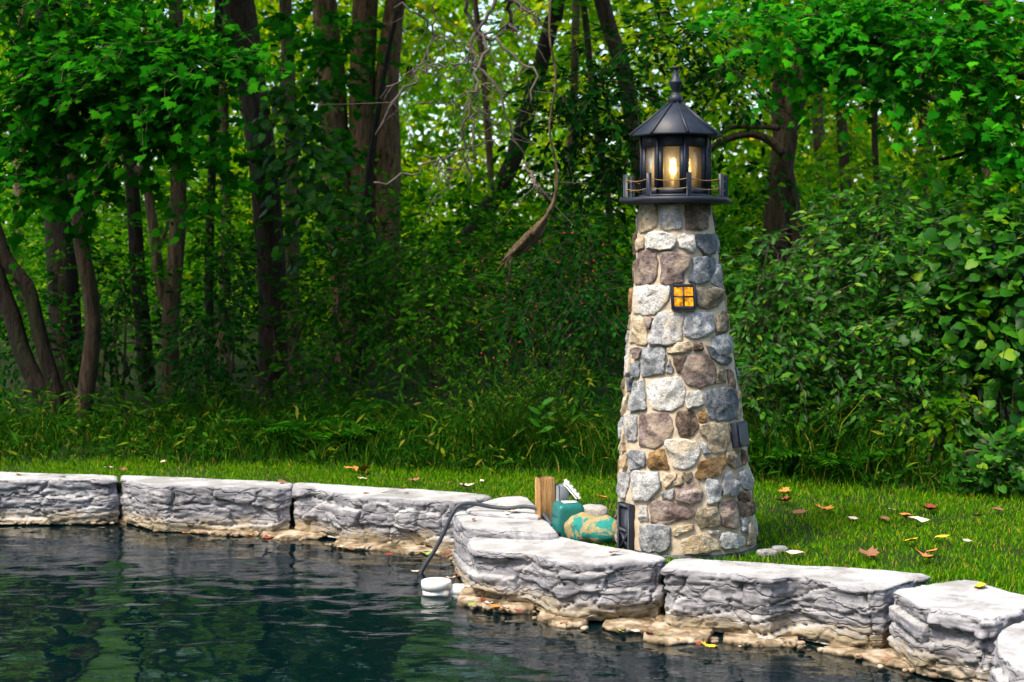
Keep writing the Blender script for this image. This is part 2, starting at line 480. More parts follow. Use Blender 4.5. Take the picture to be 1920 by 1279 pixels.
M['mortar'] = simple('mortar', (.50, .41, .30), .9, .2, .6, 90, .2)
def iron():
    m, nt, out = new_mat('black painted metal')
    vec = mapping(nt, (1, 1, 1)); n = noise(nt, vec, 240, 3); w = noise(nt, vec, 20, 6, .7)
    c = ramp(nt, w, [(.35, (.008, .011, .020)), (.75, (.019, .026, .045))]).outputs[0]
    principled(nt, out, c, .5, .4, bump(nt, n, .2, .002))
    return m
M['iron'] = iron()
M['dark_recess'] = simple('dark panel', (.03, .035, .045), .35, .5)
M['rope'] = simple('tan rope', (.24, .155, .06), .8, .2, .8, 300, .3)

# ------------------------------------------------------------------ ground and pond
WALL_LINE = [(-40, 15.5), (-8, 10.6), (-4.6, 9.98), (-3.38, 9.72), (-2.58, 9.62), (-1.41, 9.34), (-.72, 9.05), (-.22, 8.72), (-.10, 8.2),
             (-.02, 7.75), (.25, 7.40), (.72, 7.02), (1.2, 6.83), (1.75, 6.55), (2.02, 6.25), (2.25, 5.75), (2.7, 4.9), (3.4, 3.2), (3.8, -7)]
POND = np.array(WALL_LINE + [(-40, -7)], dtype=float)
def pond_sd(P):
    """signed distance to the pond outline, negative on the water side"""
    P = np.asarray(P, dtype=float); d = np.full(len(P), 1e9); inside = np.zeros(len(P), bool)
    n = len(POND)
    for i in range(n):
        a, b = POND[i], POND[(i + 1) % n]; ab = b - a
        t = np.clip(((P - a) @ ab) / (ab @ ab), 0, 1)
        d = np.minimum(d, np.linalg.norm(P - (a + t[:, None] * ab), axis=1))
        c = (a[1] > P[:, 1]) != (b[1] > P[:, 1])
        with np.errstate(divide='ignore', invalid='ignore'):
            xi = (b[0] - a[0]) * (P[:, 1] - a[1]) / (b[1] - a[1] + 1e-12) + a[0]
        inside ^= c & (P[:, 0] < xi)
    return np.where(inside, -d, d)
EDGE_X = [-40, -3.73, -1.54, -.23, .53, 1.7, 3.13, 6, 40]
EDGE_Y = [15.4, 10.55, 10.42, 9.98, 9.80, 9.55, 8.97, 8.2, 2]
def edge_y(x): return np.interp(x, EDGE_X, EDGE_Y)     # where the mown lawn meets the tall growth
def ground_z(P):
    sd = pond_sd(P)
    h = np.clip((sd + .05) / .10, 0, 1); h = h * h * (3 - 2 * h)
    z = -.75 * (1 - h)
    far = np.clip((P[:, 1] - edge_y(P[:, 0])) / 3, 0, 1)
    z = z + h * far * (.10 + .10 * (fbm(np.c_[P * .5, P[:, :1] * 0], 3) - .5)) - h * .005
    z = z + h * np.clip((P[:, 1] - 24) / 60, 0, 1) * 2.2
    return z
def lines(fine0, fine1, step, lo, hi):
    a = np.arange(fine0, fine1 + 1e-6, step)
    l = fine0 - np.geomspace(step, fine0 - lo, 26); r = fine1 + np.geomspace(step, hi - fine1, 26)
    return np.concatenate([l[::-1], a, r])
gx = lines(-5, 4.2, .06, -300, 300); gy = lines(4, 11.5, .06, -200, 400)
GX, GY = np.meshgrid(gx, gy)
P2 = np.stack([GX.ravel(), GY.ravel()], 1)
gz = ground_z(P2)
nx, ny = len(gx), len(gy)
I, J = np.meshgrid(np.arange(nx - 1), np.arange(ny - 1))
b0 = (J * nx + I).ravel()
gq = np.stack([b0, b0 + 1, b0 + nx + 1, b0 + nx], 1)
def ground_mat():
    m, nt, out = new_mat('soil and leaf litter')
    pos = world_pos(nt)
    n1 = noise(nt, pos, 2.0, 6); n2 = noise(nt, pos, 35, 6, .7)
    c = ramp(nt, n2, [(.3, (.010, .018, .004)), (.5, (.020, .036, .008)), (.7, (.055, .042, .018))]).outputs[0]
    c = mixc(nt, n1, c, (.012, .026, .006))
    principled(nt, out, c, .95, .1, bump(nt, n2, .6, .02))
    return m
M['ground'] = ground_mat()
g = put('ground', np.c_[P2, gz], [gq], M['ground'], smooth=True, origin=(0, 0, 0))
tag(g, 'dark soil and leaf litter ground under lawn and trees', 'ground', kind='structure')

WATER_Z = -.25
def water_mat():
    m, nt, out = new_mat('pond water')
    pos = world_pos(nt)
    mpw = nt.nodes.new('ShaderNodeMapping'); mpw.inputs['Scale'].default_value = (.42, 1, 1); nt.links.new(pos, mpw.inputs[0])
    n1 = noise(nt, mpw.outputs[0], 17, 3, .5, .3); n2 = noise(nt, mpw.outputs[0], 55, 2, .5)
    b = bump(nt, n2, .12, .003); b = bump(nt, n1, .34, .008, b)
    p = principled(nt, out, (.0003, .0062, .0080), .015, .5, b)
    p.inputs['IOR'].default_value = 1.75
    return m
M['water'] = water_mat()
wx = np.concatenate([[-45, -20, -10, -6], np.arange(-4, 3.4, .03), [3.9, 4.5]])
wy = np.concatenate([[-8, -4, 0, 2.5], np.arange(3.4, 10.3, .03), [11, 12.5, 16]])
WX, WY = np.meshgrid(wx, wy)
wz = np.zeros(WX.shape)
for k in range(46):
    lam = np.exp(RNG.uniform(np.log(.08), np.log(.5))); th = RNG.normal(1.2, .8)
    wz += .0008 * (lam / .5) ** 1.05 * np.sin(2 * np.pi / lam * (WX * np.cos(th) + WY * np.sin(th)) + RNG.uniform(0, 6.28))
amp = .5 + 1.0 * fbm(np.c_[WX.ravel() * .9, WY.ravel() * .9, WX.ravel() * 0], 5, 3).reshape(WX.shape)
amp *= np.clip((WY - 2.5) / .9, 0, 1) * np.clip((WX + 6) / 2, 0, 1) * np.clip((4.2 - WX) / .6, 0, 1)
wz *= amp
nx2, ny2 = len(wx), len(wy)
I, J = np.meshgrid(np.arange(nx2 - 1), np.arange(ny2 - 1)); b0 = (J * nx2 + I).ravel()
w = put('water', np.c_[WX.ravel(), WY.ravel(), wz.ravel() + WATER_Z], [np.stack([b0, b0 + 1, b0 + nx2 + 1, b0 + nx2], 1)], M['water'], smooth=True, origin=(0, 0, WATER_Z))
tag(w, 'dark rippled pond water reflecting the trees and the stone wall', 'water', kind='structure')

# ------------------------------------------------------------------ limestone wall blocks
def resample_closed(P, ds, chaikin=1):
    for _ in range(chaikin):
        Q = np.roll(P, -1, axis=0); P = np.stack([P * .82 + Q * .18, P * .18 + Q * .82], 1).reshape(-1, 2)
    L = np.linalg.norm(np.roll(P, -1, axis=0) - P, axis=1); c = np.concatenate([[0], np.cumsum(L)])
    n = max(24, int(c[-1] / ds)); s = np.linspace(0, c[-1], n, endpoint=False)
    PP = np.vstack([P, P[:1]])
    return np.stack([np.interp(s, c, PP[:, 0]), np.interp(s, c, PP[:, 1])], 1), s, c[-1]
def ccw(P):
    a = np.sum(P[:, 0] * np.roll(P[:, 1], -1) - np.roll(P[:, 0], -1) * P[:, 1])
    return P if a > 0 else P[::-1].copy()
def rock(P, zt, zb, seed, ds=.0085, cellw=.30, cellh=.085, rough=1.0, under=.012, tilt=(0, 0), bevel=.016, chaikin=1):
    P = ccw(np.asarray(P, dtype=float)); P, s, L = resample_closed(P, ds, chaikin)
    n = len(P); T = np.roll(P, -3, axis=0) - np.roll(P, 3, axis=0)
    N = np.stack([T[:, 1], -T[:, 0]], 1); N /= np.linalg.norm(N, axis=1)[:, None] + 1e-9
    for _ in range(2): N = (np.roll(N, 1, 0) + N + np.roll(N, -1, 0)); N /= np.linalg.norm(N, axis=1)[:, None]
    nz = max(6, int((zt - zb) / ds)); z = np.linspace(zb, zt, nz)
    S, Zg = np.meshgrid(s, z); Px = np.tile(P[:, 0], (nz, 1)); Py = np.tile(P[:, 1], (nz, 1))
    pos = np.stack([Px.ravel(), Py.ravel(), Zg.ravel()], 1)
    warp = fbm(pos * 6, seed, 3) - .5
    zz = pos[:, 2] - zb + warp * .05
    ucell = pos @ np.array((.83, -.56, 0)) + .6 * (pos @ np.array((.56, .83, 0)))
    cid, ed = worley(ucell / cellw + seed * 3.1 + warp * .6, zz / cellh + seed * 1.7, seed)
    rough = rough * .66
    d = (cid - .62) * .055 * rough
    d -= .034 * rough * np.exp(-(ed / .035) ** 2)
    cid2, ed2 = worley(ucell / (cellw * .45) + seed * 5.1 + warp * .9, zz / (cellh * .42) + seed * .7, seed + 40)
    d += (cid2 - .6) * .016 * rough - .010 * rough * np.exp(-(ed2 / .05) ** 2)
    fine = vnoise(np.stack([pos[:, 0] * 4, pos[:, 1] * 4, zz * 75], 1), seed + 3) - .5
    lay = np.floor(zz / .021 + 1.5 * fbm(pos * np.array((5, 5, 2)), seed + 11, 2)); d += .013 * rough * (_hash(lay.astype(np.int64), np.floor(ucell / .13 + lay * .37).astype(np.int64), lay.astype(np.int64) * 0, seed) - .5)
    d += .008 * fine * rough + .018 * (fbm(pos * 7, seed + 5, 4) - .5) * rough + .012 * (fbm(pos * 34, seed + 6, 3) - .5) * rough
    t = (pos[:, 2] - zb) / (zt - zb)
    d -= under * np.clip(1 - t / .28, 0, 1) ** 1.5
    d -= bevel * np.clip((pos[:, 2] - (zt - bevel * 1.3)) / (bevel * 1.3), 0, 1) ** 2
    # soften displacement right at the sawn top so its rim stays straight
    rim = np.clip((zt - pos[:, 2]) / .05, 0, 1); d *= .45 + .55 * rim
    Nn = np.tile(N, (nz, 1))
    v = pos.copy(); v[:, :2] += Nn * d[:, None]
    c0 = P.mean(0)
    top = v[-n:].copy(); V = [v]
    fr = [.025, .07, .15, .28, .45, .63, .82]
    for f in fr:
        r = top.copy(); r[:, :2] = top[:, :2] * (1 - f) + c0 * f
        r[:, 2] = zt + .006 + .010 * (fbm(np.c_[r[:, :2] * 5, r[:, :1] * 0], seed + 8) - .5)
        V.append(r)
    rows = nz + len(fr)
    V.append(np.array([[c0[0], c0[1], zt + .006]]))
    V = np.concatenate(V)
    V[:, 2] += np.clip((V[:, 2] - zb) / (zt - zb), 0, 1.1) * ((V[:, 0] - c0[0]) * tilt[0] + (V[:, 1] - c0[1]) * tilt[1])
    i = np.arange(rows - 1)[:, None] * n; k = np.arange(n)[None]; k2 = (k + 1) % n
    q = np.stack([i + k, i + k2, i + n + k2, i + n + k], -1).reshape(-1, 4)
    kk = np.arange(n); last = (rows - 1) * n
    tri = np.stack([last + kk, last + (kk + 1) % n, np.full(n, rows * n)], 1)
    return V, [q, tri]
FOOT = []
WALLG = 'limestone blocks edging the pond'
def block(label, px, zt, seed, extra=(), zb=-.24, **kw):
    P = [on_plane(x, y, zt)[:2] for x, y in px] + [np.array(e) for e in extra]
    FOOT.append(np.array(P)); V, f = rock(P, zt, zb, seed, **kw)
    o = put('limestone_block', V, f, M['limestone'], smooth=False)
    return tag(o, label, 'stone block', WALLG)
block('dark layered limestone block at the far end of the wall, cut by the frame', [(-250, 899), (-130, 905), (0, 902), (120, 902), (221, 901), (221, 892), (0, 886), (-250, 878)], .04, 11, cellw=.45, rough=1.15)
block('pale limestone block with a long crack, second along the far wall', [(224, 899), (292, 914), (400, 915), (545, 917), (552, 905), (400, 899), (224, 892)], .04, 12, cellw=.38, cellh=.11)
block('limestone block split by upright joints just before the hose corner', [(546, 916), (612, 921), (648, 934), (734, 938), (846, 944), (880, 941), (936, 931), (850, 922), (700, 914), (600, 908), (550, 906)], .04, 13, cellw=.22, cellh=.12)
block('flat limestone slab under the black hose beside the wooden post', [(868, 960), (905, 943), (937, 934), (986, 931), (1008, 952), (1020, 972), (960, 968)], .085, 14, rough=.5, cellw=.4, cellh=.2, bevel=.008, chaikin=1)
block('middle limestone step with a chipped ledge below the black hose', [(846, 966), (870, 992), (940, 998), (1048, 1003), (1036, 985), (1018, 973), (950, 964), (860, 957)], .065, 15, rough=.6, cellw=.35)
block('large curved limestone block standing in front of the lighthouse door', [(874, 1004), (884, 1027), (926, 1033), (1000, 1040), (1030, 1057), (1124, 1061), (1240, 1060), (1253, 1052), (1150, 1030), (1036, 1004), (950, 998)], .03, 16, cellw=.3, rough=1.1, tilt=(.03, 0), under=.03)
block('long pale limestone block in front of the lighthouse base', [(1233, 1070), (1361, 1078), (1440, 1090), (1485, 1083), (1537, 1092), (1648, 1110), (1700, 1092), (1755, 1080), (1640, 1069), (1400, 1056), (1262, 1047)], .035, 17, cellw=.34, rough=1.15)
block('rough-faced limestone block with a yellow leaf on top', [(1664, 1108), (1690, 1122), (1722, 1143), (1790, 1152), (1850, 1168), (1925, 1150), (1960, 1125), (1918, 1116), (1820, 1087), (1740, 1096)], .035, 18, cellw=.16, cellh=.06, rough=1.3)
block('rounded limestone block at the near corner, cut by the frame', [(1858, 1186), (1852, 1215), (1880, 1260), (1990, 1290), (2120, 1230), (2060, 1165), (1960, 1150), (1900, 1163)], .03, 19, cellw=.25, rough=1.1, bevel=.05)

block('plain limestone block next along the wall past the near corner', [], .03, 20, extra=[(2.42, 5.52), (2.36, 5.0), (2.52, 4.55), (2.9, 4.62), (2.86, 5.2), (2.66, 5.6)], cellw=.25, bevel=.03)

LEDG = 'tan ledge stones along the waterline'
def ledge(label, px, seed, zt=-.234):
    P = np.array([on_plane(x, y, zt)[:2] for x, y in px])
    P = P + (np.c_[vnoise(np.c_[P * 9, P[:, :1] * 0], seed), vnoise(np.c_[P * 9, P[:, :1] * 0], seed + 1)] - .5) * .05
    P[:, 1] = P[:, 1] * .80 + P[:, 1].max() * .20
    V, f = rock(P, zt, -.45, seed, ds=.009, cellw=.12, cellh=.03, rough=1.4, under=0, bevel=.005, chaikin=0)
    V[:, 2] += .018 * (fbm(np.c_[V[:, :2] * 20, V[:, :1] * 0], seed) - .5)
    o = put('ledge_stone', V, f, M['ledge'], smooth=False)
    tag(o, label, 'ledge stone', LEDG)
ledge('long tan ledge under the farthest dark limestone block', [(-80, 978), (20, 979), (70, 984), (150, 986), (200, 983), (232, 987), (236, 962), (-80, 955)], 31)
ledge('short tan ledge stone under the joint of the two far blocks', [(268, 991), (290, 999), (318, 1001), (335, 997), (330, 970), (280, 968)], 32)
ledge('tan ledge stone below the cracked pale block', [(338, 1000), (370, 1007), (420, 1010), (486, 1008), (480, 975), (345, 972)], 33)
ledge('tan ledge stone holding a dark red leaf below the wall', [(484, 1011), (520, 1019), (560, 1014), (598, 1016), (612, 1009), (600, 978), (490, 976)], 34)
ledge('long tan ledge stone left of the hanging hose', [(612, 1029), (660, 1037), (700, 1036), (760, 1046), (800, 1045), (862, 1055), (866, 1010), (640, 1000)], 35)
ledge('broad tan ledge scattered with leaves below the curved block', [(853, 1135), (880, 1150), (915, 1154), (950, 1160), (1005, 1159), (1030, 1130), (960, 1075), (880, 1075), (862, 1118)], 36, -.224)
ledge('small tan ledge stone at the foot of the curved block', [(1006, 1166), (1030, 1177), (1070, 1184), (1108, 1180), (1100, 1130), (1020, 1120)], 37)
ledge('tan ledge stone below the joint of the curved and long blocks', [(1128, 1183), (1165, 1196), (1200, 1194), (1240, 1202), (1250, 1140), (1140, 1135)], 38)
ledge('tan ledge stone with an orange leaf below the long block', [(1210, 1203), (1245, 1214), (1290, 1213), (1345, 1217), (1354, 1165), (1240, 1150)], 39, -.228)
ledge('thin tan ledge stone under the middle of the long block', [(1350, 1210), (1400, 1219), (1450, 1217), (1505, 1225), (1515, 1170), (1360, 1165)], 40, -.237)
ledge('dark tan ledge stone running under the rough-faced block', [(1540, 1228), (1590, 1241), (1640, 1247), (1700, 1267), (1800, 1292), (1880, 1300), (1830, 1220), (1600, 1180)], 41, -.236)

mb = MB(); rs = np.random.default_rng(12)
wl = np.array([on_plane(x, y, -.235)[:2] for x, y in [(0, 980), (120, 984), (230, 984), (300, 994), (420, 1004), (540, 1010), (620, 1022), (760, 1038), (850, 1046), (870, 1120), (900, 1140), (1000, 1150), (1090, 1176), (1230, 1190), (1350, 1204), (1500, 1214), (1640, 1240), (1760, 1270)]])
for q in range(90):
    k_ = rs.integers(0, len(wl) - 1); u_ = rs.uniform(); p_ = wl[k_] * (1 - u_) + wl[k_ + 1] * u_ + rs.normal(0, .025, 2)
    r_ = rs.uniform(.006, .02); v, f = rounded((p_[0], p_[1], -.236 + rs.uniform(0, .012)), (r_ * 2.4, r_ * 1.8, r_ * 1.1), rotz(rs.uniform(0, 180)), 3, 8, 6, q, .2); mb.add(v, f)
o = mb.build('pebbles', M['ledge'], None, False); tag(o, 'loose tan pebbles and chips along the waterline of the wall', 'pebbles', kind='stuff')

# ------------------------------------------------------------------ the stone lighthouse
TY = 7.62
PPM = FPX / TY
def zy(py): return EYE + (HORIZON - py) / PPM
TZ1 = zy(381)
XB, XT = X_at(1287, TY), X_at(1266, TY)
def axis_x(z): return XB + (XT - XB) * np.clip(z / TZ1, 0, 1.0)
def rad(z): return np.interp(z, [0, .35, .85, 1.3, TZ1], [.357, .338, .288, .232, .184])
LH = empty('stone_lighthouse', (XB, TY, 0), 'garden lighthouse of mixed fieldstone with a lit black lantern on top', 'lighthouse')
def cone_pt(th, z, off=0.0):
    r = rad(z) + off
    return np.stack([axis_x(z) + r * np.sin(th), TY - r * np.cos(th), z + 0 * th], -1)
VIEW = -math.atan2(XB, TY)
def px_to_cone(px, py, off=.02):
    px = np.asarray(px, float); py = np.asarray(py, float)
    Ys = np.full(px.shape, TY - .25)
    for _ in range(14):
        z = EYE - (py - HORIZON) / FPX * Ys; r = rad(z) + off
        s = ((px - 960) / FPX * Ys - axis_x(z)) / r
        th = np.arcsin(np.clip(s, -.985, .985))
        Ys = .5 * Ys + .5 * (TY - r * np.cos(th))
    return th, z
nth, nzc = 180, 150
tt = np.linspace(0, 2 * np.pi, nth, endpoint=False); zc = np.linspace(.012, TZ1, nzc)
TT, ZZ = np.meshgrid(tt, zc)
v = cone_pt(TT.ravel(), ZZ.ravel())
dn = (fbm(v * 22, 51, 4) - .5) * .016
v = cone_pt(TT.ravel(), ZZ.ravel(), dn)
i = np.arange(nzc - 1)[:, None] * nth; k = np.arange(nth)[None]; k2 = (k + 1) % nth
put('mortar_body', v, [np.stack([i + k, i + k2, i + nth + k2, i + nth + k], -1).reshape(-1, 4)], M['mortar'], LH, True)
mb = MB(); mb.lathe((XB, TY, 0), [(.365, -.03), (.365, .016), (.30, .020)], 48)
mb.build('base_ring', M['iron'], LH)

def cone_stone(th, z, cls, seed, proud=.021):
    P = np.stack([th * rad(z.mean()), z], 1); P = P.mean(0) + (P - P.mean(0)) * 1.07
    P = ccw(P)
    # wobble the outline, then resample
    L = np.linalg.norm(np.roll(P, -1, 0) - P, axis=1); c = np.concatenate([[0], np.cumsum(L)]); n = 30
    s = np.linspace(0, c[-1], n, endpoint=False); PP = np.vstack([P, P[:1]])
    P = np.stack([np.interp(s, c, PP[:, 0]), np.interp(s, c, PP[:, 1])], 1)
    cen = P.mean(0)
    P += (np.c_[vnoise(np.c_[P * 55, np.full(n, seed)], 61), vnoise(np.c_[P * 55, np.full(n, seed + 9)], 62)] - .5) * .013
    rs = np.random.default_rng(seed)
    facets = [(proud * rs.uniform(.7, 1.1), rs.normal(0, .10, 2))] + [(proud * rs.uniform(1.1, 1.7), rs.normal(0, .42, 2)) for _ in range(3)]   # planes of the split face
    size = np.sqrt(((P - cen) ** 2).sum(1).mean())
    V = []
    rings = [(0, -.012), (.004, .7), (.02, .95), (.13, 1.0), (.25, 1.0), (.4, 1.0), (.56, 1.0), (.72, 1.0), (.87, 1.0)]
    for f, h in rings:
        Q = P * (1 - f) + cen * f
        o = np.full(n, proud * h) if h > 0 else np.full(n, h)
        if h > 0:
            pl_ = np.min([c_ + (Q - cen) @ g_ for c_, g_ in facets], axis=0)
            pp = np.c_[Q * 20, np.full(n, seed * 1.37)]
            o = np.minimum(proud * 1.15 * (1 - (1 - h) ** 2), proud * .25 + h * .9 * pl_) + (fbm(pp * 1.6, 64, 4) - .5) * .010 * h + (np.floor(4 * fbm(pp * .9, 65, 2)) - 1.5) * .0045 * h
            o = np.maximum(o, .004 + .006 * h)
        V.append(cone_pt(Q[:, 0] / rad(z.mean()), Q[:, 1], o))
    oc = V[-1].mean(0)
    V = np.concatenate(V + [oc[None]])
    R = len(rings); i = np.arange(R - 1)[:, None] * n; k = np.arange(n)[None]; k2 = (k + 1) % n
    q = np.stack([i + k, i + k2, i + n + k2, i + n + k], -1).reshape(-1, 4)
    kk = np.arange(n); tri = np.stack([(R - 1) * n + kk, (R - 1) * n + (kk + 1) % n, np.full(n, R * n)], 1)
    put('stone', V, [q, tri], ST[cls], LH, False)

Z2 = [  # traced on a zoom with scale 3.7625, offset (1120, 380)
    ('T', [(275,70),(300,20),(400,15),(412,150),(375,190),(285,208),(272,140)]), ('L', [(438,25),(580,25),(600,110),(595,180),(560,190),(438,172)]),
    ('K', [(630,20),(795,20),(800,180),(760,195),(700,180),(630,190)]), ('T', [(265,235),(300,225),(318,320),(268,345)]),
    ('W', [(326,222),(400,205),(540,225),(550,290),(525,330),(400,325),(332,312)]), ('W', [(570,235),(625,225),(680,235),(695,340),(670,350),(580,305)]),
    ('D', [(710,225),(850,225),(862,340),(770,365),(708,300)]), ('P', [(270,360),(300,345),(405,350),(408,480),(390,545),(330,578),(240,565),(208,550),(245,480)]),
    ('P', [(445,375),(480,350),(655,375),(655,430),(615,480),(600,555),(505,572),(442,560)]), ('D', [(690,395),(780,383),(850,405),(840,470),(790,560),(720,570),(650,550),(680,470)]),
    ('L', [(852,440),(875,430),(900,560),(890,600),(825,570)]), ('W', [(230,600),(340,585),(495,590),(480,690),(400,785),(330,785),(230,765),(220,680)]),
    ('Y', [(720,610),(850,600),(910,630),(905,690),(830,745),(730,740),(715,650)]), ('T', [(195,830),(230,815),(305,820),(335,920),(330,1000),(250,985),(200,980)]),
    ('P', [(330,810),(390,815),(362,890),(338,860)]), ('L', [(410,790),(470,770),(605,775),(580,980),(480,995),(360,990),(390,850)]),
    ('B', [(630,800),(700,775),(820,785),(845,880),(780,940),(690,965),(630,930),(620,860)]), ('Y', [(860,800),(915,770),(940,910),(860,910)]),
    ('B', [(830,960),(870,935),(960,940),(978,1000),(960,1050),(860,1078),(822,1010)]), ('D', [(780,1005),(815,1020),(855,1088),(950,1090),(945,1140),(880,1140),(820,1085)]),
    ('T', [(490,1010),(650,980),(668,1030),(650,1050),(490,1062)]), ('K', [(690,995),(745,990),(760,1030),(740,1052),(695,1045)]),
    ('P', [(235,1030),(275,1018),(298,1040),(285,1095),(245,1095)]), ('B', [(308,1030),(465,1018),(472,1120),(460,1205),(304,1222),(296,1150)]),
    ('D', [(222,1135),(285,1125),(280,1230),(222,1215)]), ('L', [(195,1030),(215,1020),(215,1200),(190,1230)]), ('B', [(500,1105),(540,1180),(525,1200),(488,1205)]),
    ('K', [(535,1095),(625,1085),(595,1190),(560,1190),(535,1140)]), ('P', [(640,1090),(790,1075),(848,1170),(838,1260),(805,1283),(730,1309),(636,1268),(598,1204)]),
    ('Y', [(856,1185),(910,1175),(914,1272),(852,1276)]), ('K', [(930,1180),(970,1190),(990,1309),(948,1309)])]
Z3 = [  # scale 3.553, offset (1120, 700)
    ('D', [(190,35),(216,40),(212,125),(195,120)]), ('B', [(225,60),(305,50),(310,235),(230,245),(202,240)]), ('W', [(335,70),(430,40),(545,30),(585,120),(560,210),(480,245),(370,240),(345,200),(325,130)]),
    ('W', [(605,130),(690,122),(708,200),(680,222),(600,230),(588,205)]), ('D', [(725,115),(900,100),(932,150),(946,290),(870,310),(765,310),(740,220)]),
    ('T', [(936,120),(960,130),(972,290),(952,300)]), ('T', [(150,160),(170,120),(185,130),(150,290),(140,230)]), ('L', [(160,275),(245,280),(240,450),(190,445),(150,330)]),
    ('P', [(275,275),(460,265),(500,360),(470,430),(370,505),(270,480),(268,350)]), ('K', [(530,250),(650,255),(680,340),(640,410),(545,415),(520,330)]),
    ('O', [(675,265),(710,240),(730,290),(720,325),(682,320)]), ('T', [(700,350),(740,335),(880,335),(895,450),(850,520),(770,530),(740,430),(695,400)]),
    ('B', [(680,455),(730,470),(755,535),(710,535),(685,490)]), ('W', [(460,450),(560,440),(665,460),(680,530),(640,610),(600,635),(510,630),(470,540),(445,480)]),
    ('T', [(150,420),(165,400),(165,520),(145,510)]), ('T', [(150,540),(180,530),(175,630),(148,625)]), ('B', [(215,515),(300,520),(305,625),(200,640),(190,560)]),
    ('O', [(345,530),(435,510),(470,640),(340,635),(335,570)]), ('O', [(690,590),(860,550),(868,600),(830,670),(700,712),(660,690)]), ('Y', [(872,530),(960,520),(972,615),(920,635),(877,600)]),
    ('K', [(976,512),(992,520),(998,600),(982,610)]), ('L', [(130,670),(200,660),(190,760),(165,830),(120,800),(118,730)]), ('L', [(220,655),(400,660),(410,760),(360,820),(320,850),(225,845),(215,740)]),
    ('T', [(430,670),(525,665),(520,700),(475,750),(440,755),(430,700)]), ('T', [(540,672),(568,682),(555,740),(492,748)]), ('Y', [(578,670),(625,660),(632,710),(600,730),(578,705)]),
    ('L', [(425,790),(505,778),(505,840),(430,835)]), ('P', [(530,765),(670,732),(710,800),(690,855),(630,875),(530,845)]), ('B', [(735,710),(800,708),(833,780),(820,850),(740,870),(728,780)]),
    ('B', [(850,690),(895,655),(955,735),(942,820),(850,815),(845,740)]), ('L', [(962,660),(1000,645),(1030,690),(1040,770),(990,770),(960,720)]), ('K', [(960,790),(1030,782),(1040,838),(960,846)]),
    ('K', [(950,862),(1030,852),(1055,910),(1020,950),(962,950)]), ('W', [(270,890),(320,885),(330,985),(270,985)]), ('P', [(345,850),(480,860),(620,905),(655,930),(600,970),(480,1000),(360,1000),(345,920)]),
    ('Y', [(670,910),(800,895),(818,960),(813,1020),(690,1035),(665,990)]), ('P', [(826,875),(930,850),(956,940),(956,1020),(930,1035),(852,1030),(824,940)]), ('B', [(970,970),(1010,965),(1005,1050),(980,1060)]),
    ('T', [(1022,1000),(1050,980),(1075,1120),(1010,1150),(1014,1060)]), ('B', [(280,1020),(380,1010),(480,1025),(470,1160),(440,1190),(280,1190),(268,1090)]),
    ('T', [(500,1060),(540,1020),(640,1010),(640,1040),(560,1060),(530,1095),(500,1085)]), ('L', [(750,1050),(820,1040),(810,1060),(765,1075)]), ('T', [(560,1120),(700,1068),(800,1120),(825,1175),(690,1200),(590,1210),(565,1150)]),
    ('L', [(835,1080),(880,1055),(1000,1100),(998,1145),(920,1170),(838,1160),(828,1110)]), ('W', [(115,990),(128,980),(128,1150),(108,1175)])]
seed = 100
for lst, sc_, ox, oy in ((Z2, 3.7625, 1120, 380), (Z3, 3.553, 1120, 700)):
    for cls, poly in lst:
        a = np.array(poly, float)
        th, z = px_to_cone(ox + a[:, 0] / sc_, oy + a[:, 1] / sc_)
        cone_stone(th, np.clip(z, .02, TZ1 - .004), cls, seed); seed += 1
rs = np.random.default_rng(5)
z0 = .03
while z0 < TZ1 - .05:           # the far side of the tower
    hgt = rs.uniform(.09, .15); z1 = min(z0 + hgt, TZ1 - .01)
    a0 = VIEW + math.radians(92); a1 = VIEW + math.radians(268)
    while a0 < a1 - .15:
        wdt = rs.uniform(.12, .20) / rad(z0); b1 = min(a0 + wdt, a1)
        j = lambda s_: rs.normal(0, s_)
        th = np.array([a0 + .04, (a0 + b1) / 2, b1 - .04, b1 - .03 + j(.03), b1 - .05, (a0 + b1) / 2, a0 + .05, a0 + .03 + j(.02)])
        zz_ = np.array([z0 + .012 + j(.006), z0 + .01, z0 + .012 + j(.008), (z0 + z1) / 2, z1 - .01 + j(.006), z1 - .008, z1 - .012 + j(.008), (z0 + z1) / 2])
        cone_stone(th, np.clip(zz_, .015, TZ1 - .003), rs.choice(list('WLLBBDTTPPKOY')), seed); seed += 1
        a0 = b1
    z0 = z1

def frame_at(th, z, off):
    """local frame on the tower face: centre, right, up, out"""
    c = cone_pt(np.array([th]), np.array([z]), off)[0]
    out_ = np.array((math.sin(th), -math.cos(th), 0)); right = np.array((math.cos(th), math.sin(th), 0)); up = np.array((0, 0, 1.0))
    lean = np.array(cone_pt(np.array([th]), np.array([z + .05]), off)[0] - cone_pt(np.array([th]), np.array([z - .05]), off)[0]); up = lean / np.linalg.norm(lean)
    out_ = np.cross(right, up); return c, right, up, np.cross(right, up)
def amber():
    m, nt, out = new_mat('lit amber glass')
    n = noise(nt, mapping(nt, (1, 1, 1)), 34, 5, .65, 1.5)
    c = ramp(nt, n, [(.36, (.16, .05, .002)), (.50, (.70, .26, .010)), (.64, (1.0, .50, .03))]).outputs[0]
    p = principled(nt, out, (.25, .11, .01), .15, .5, bump(nt, n, .5, .004))
    nt.links.new(c, p.inputs['Emission Color']); p.inputs['Emission Strength'].default_value = .45
    return m
M['amber'] = amber()
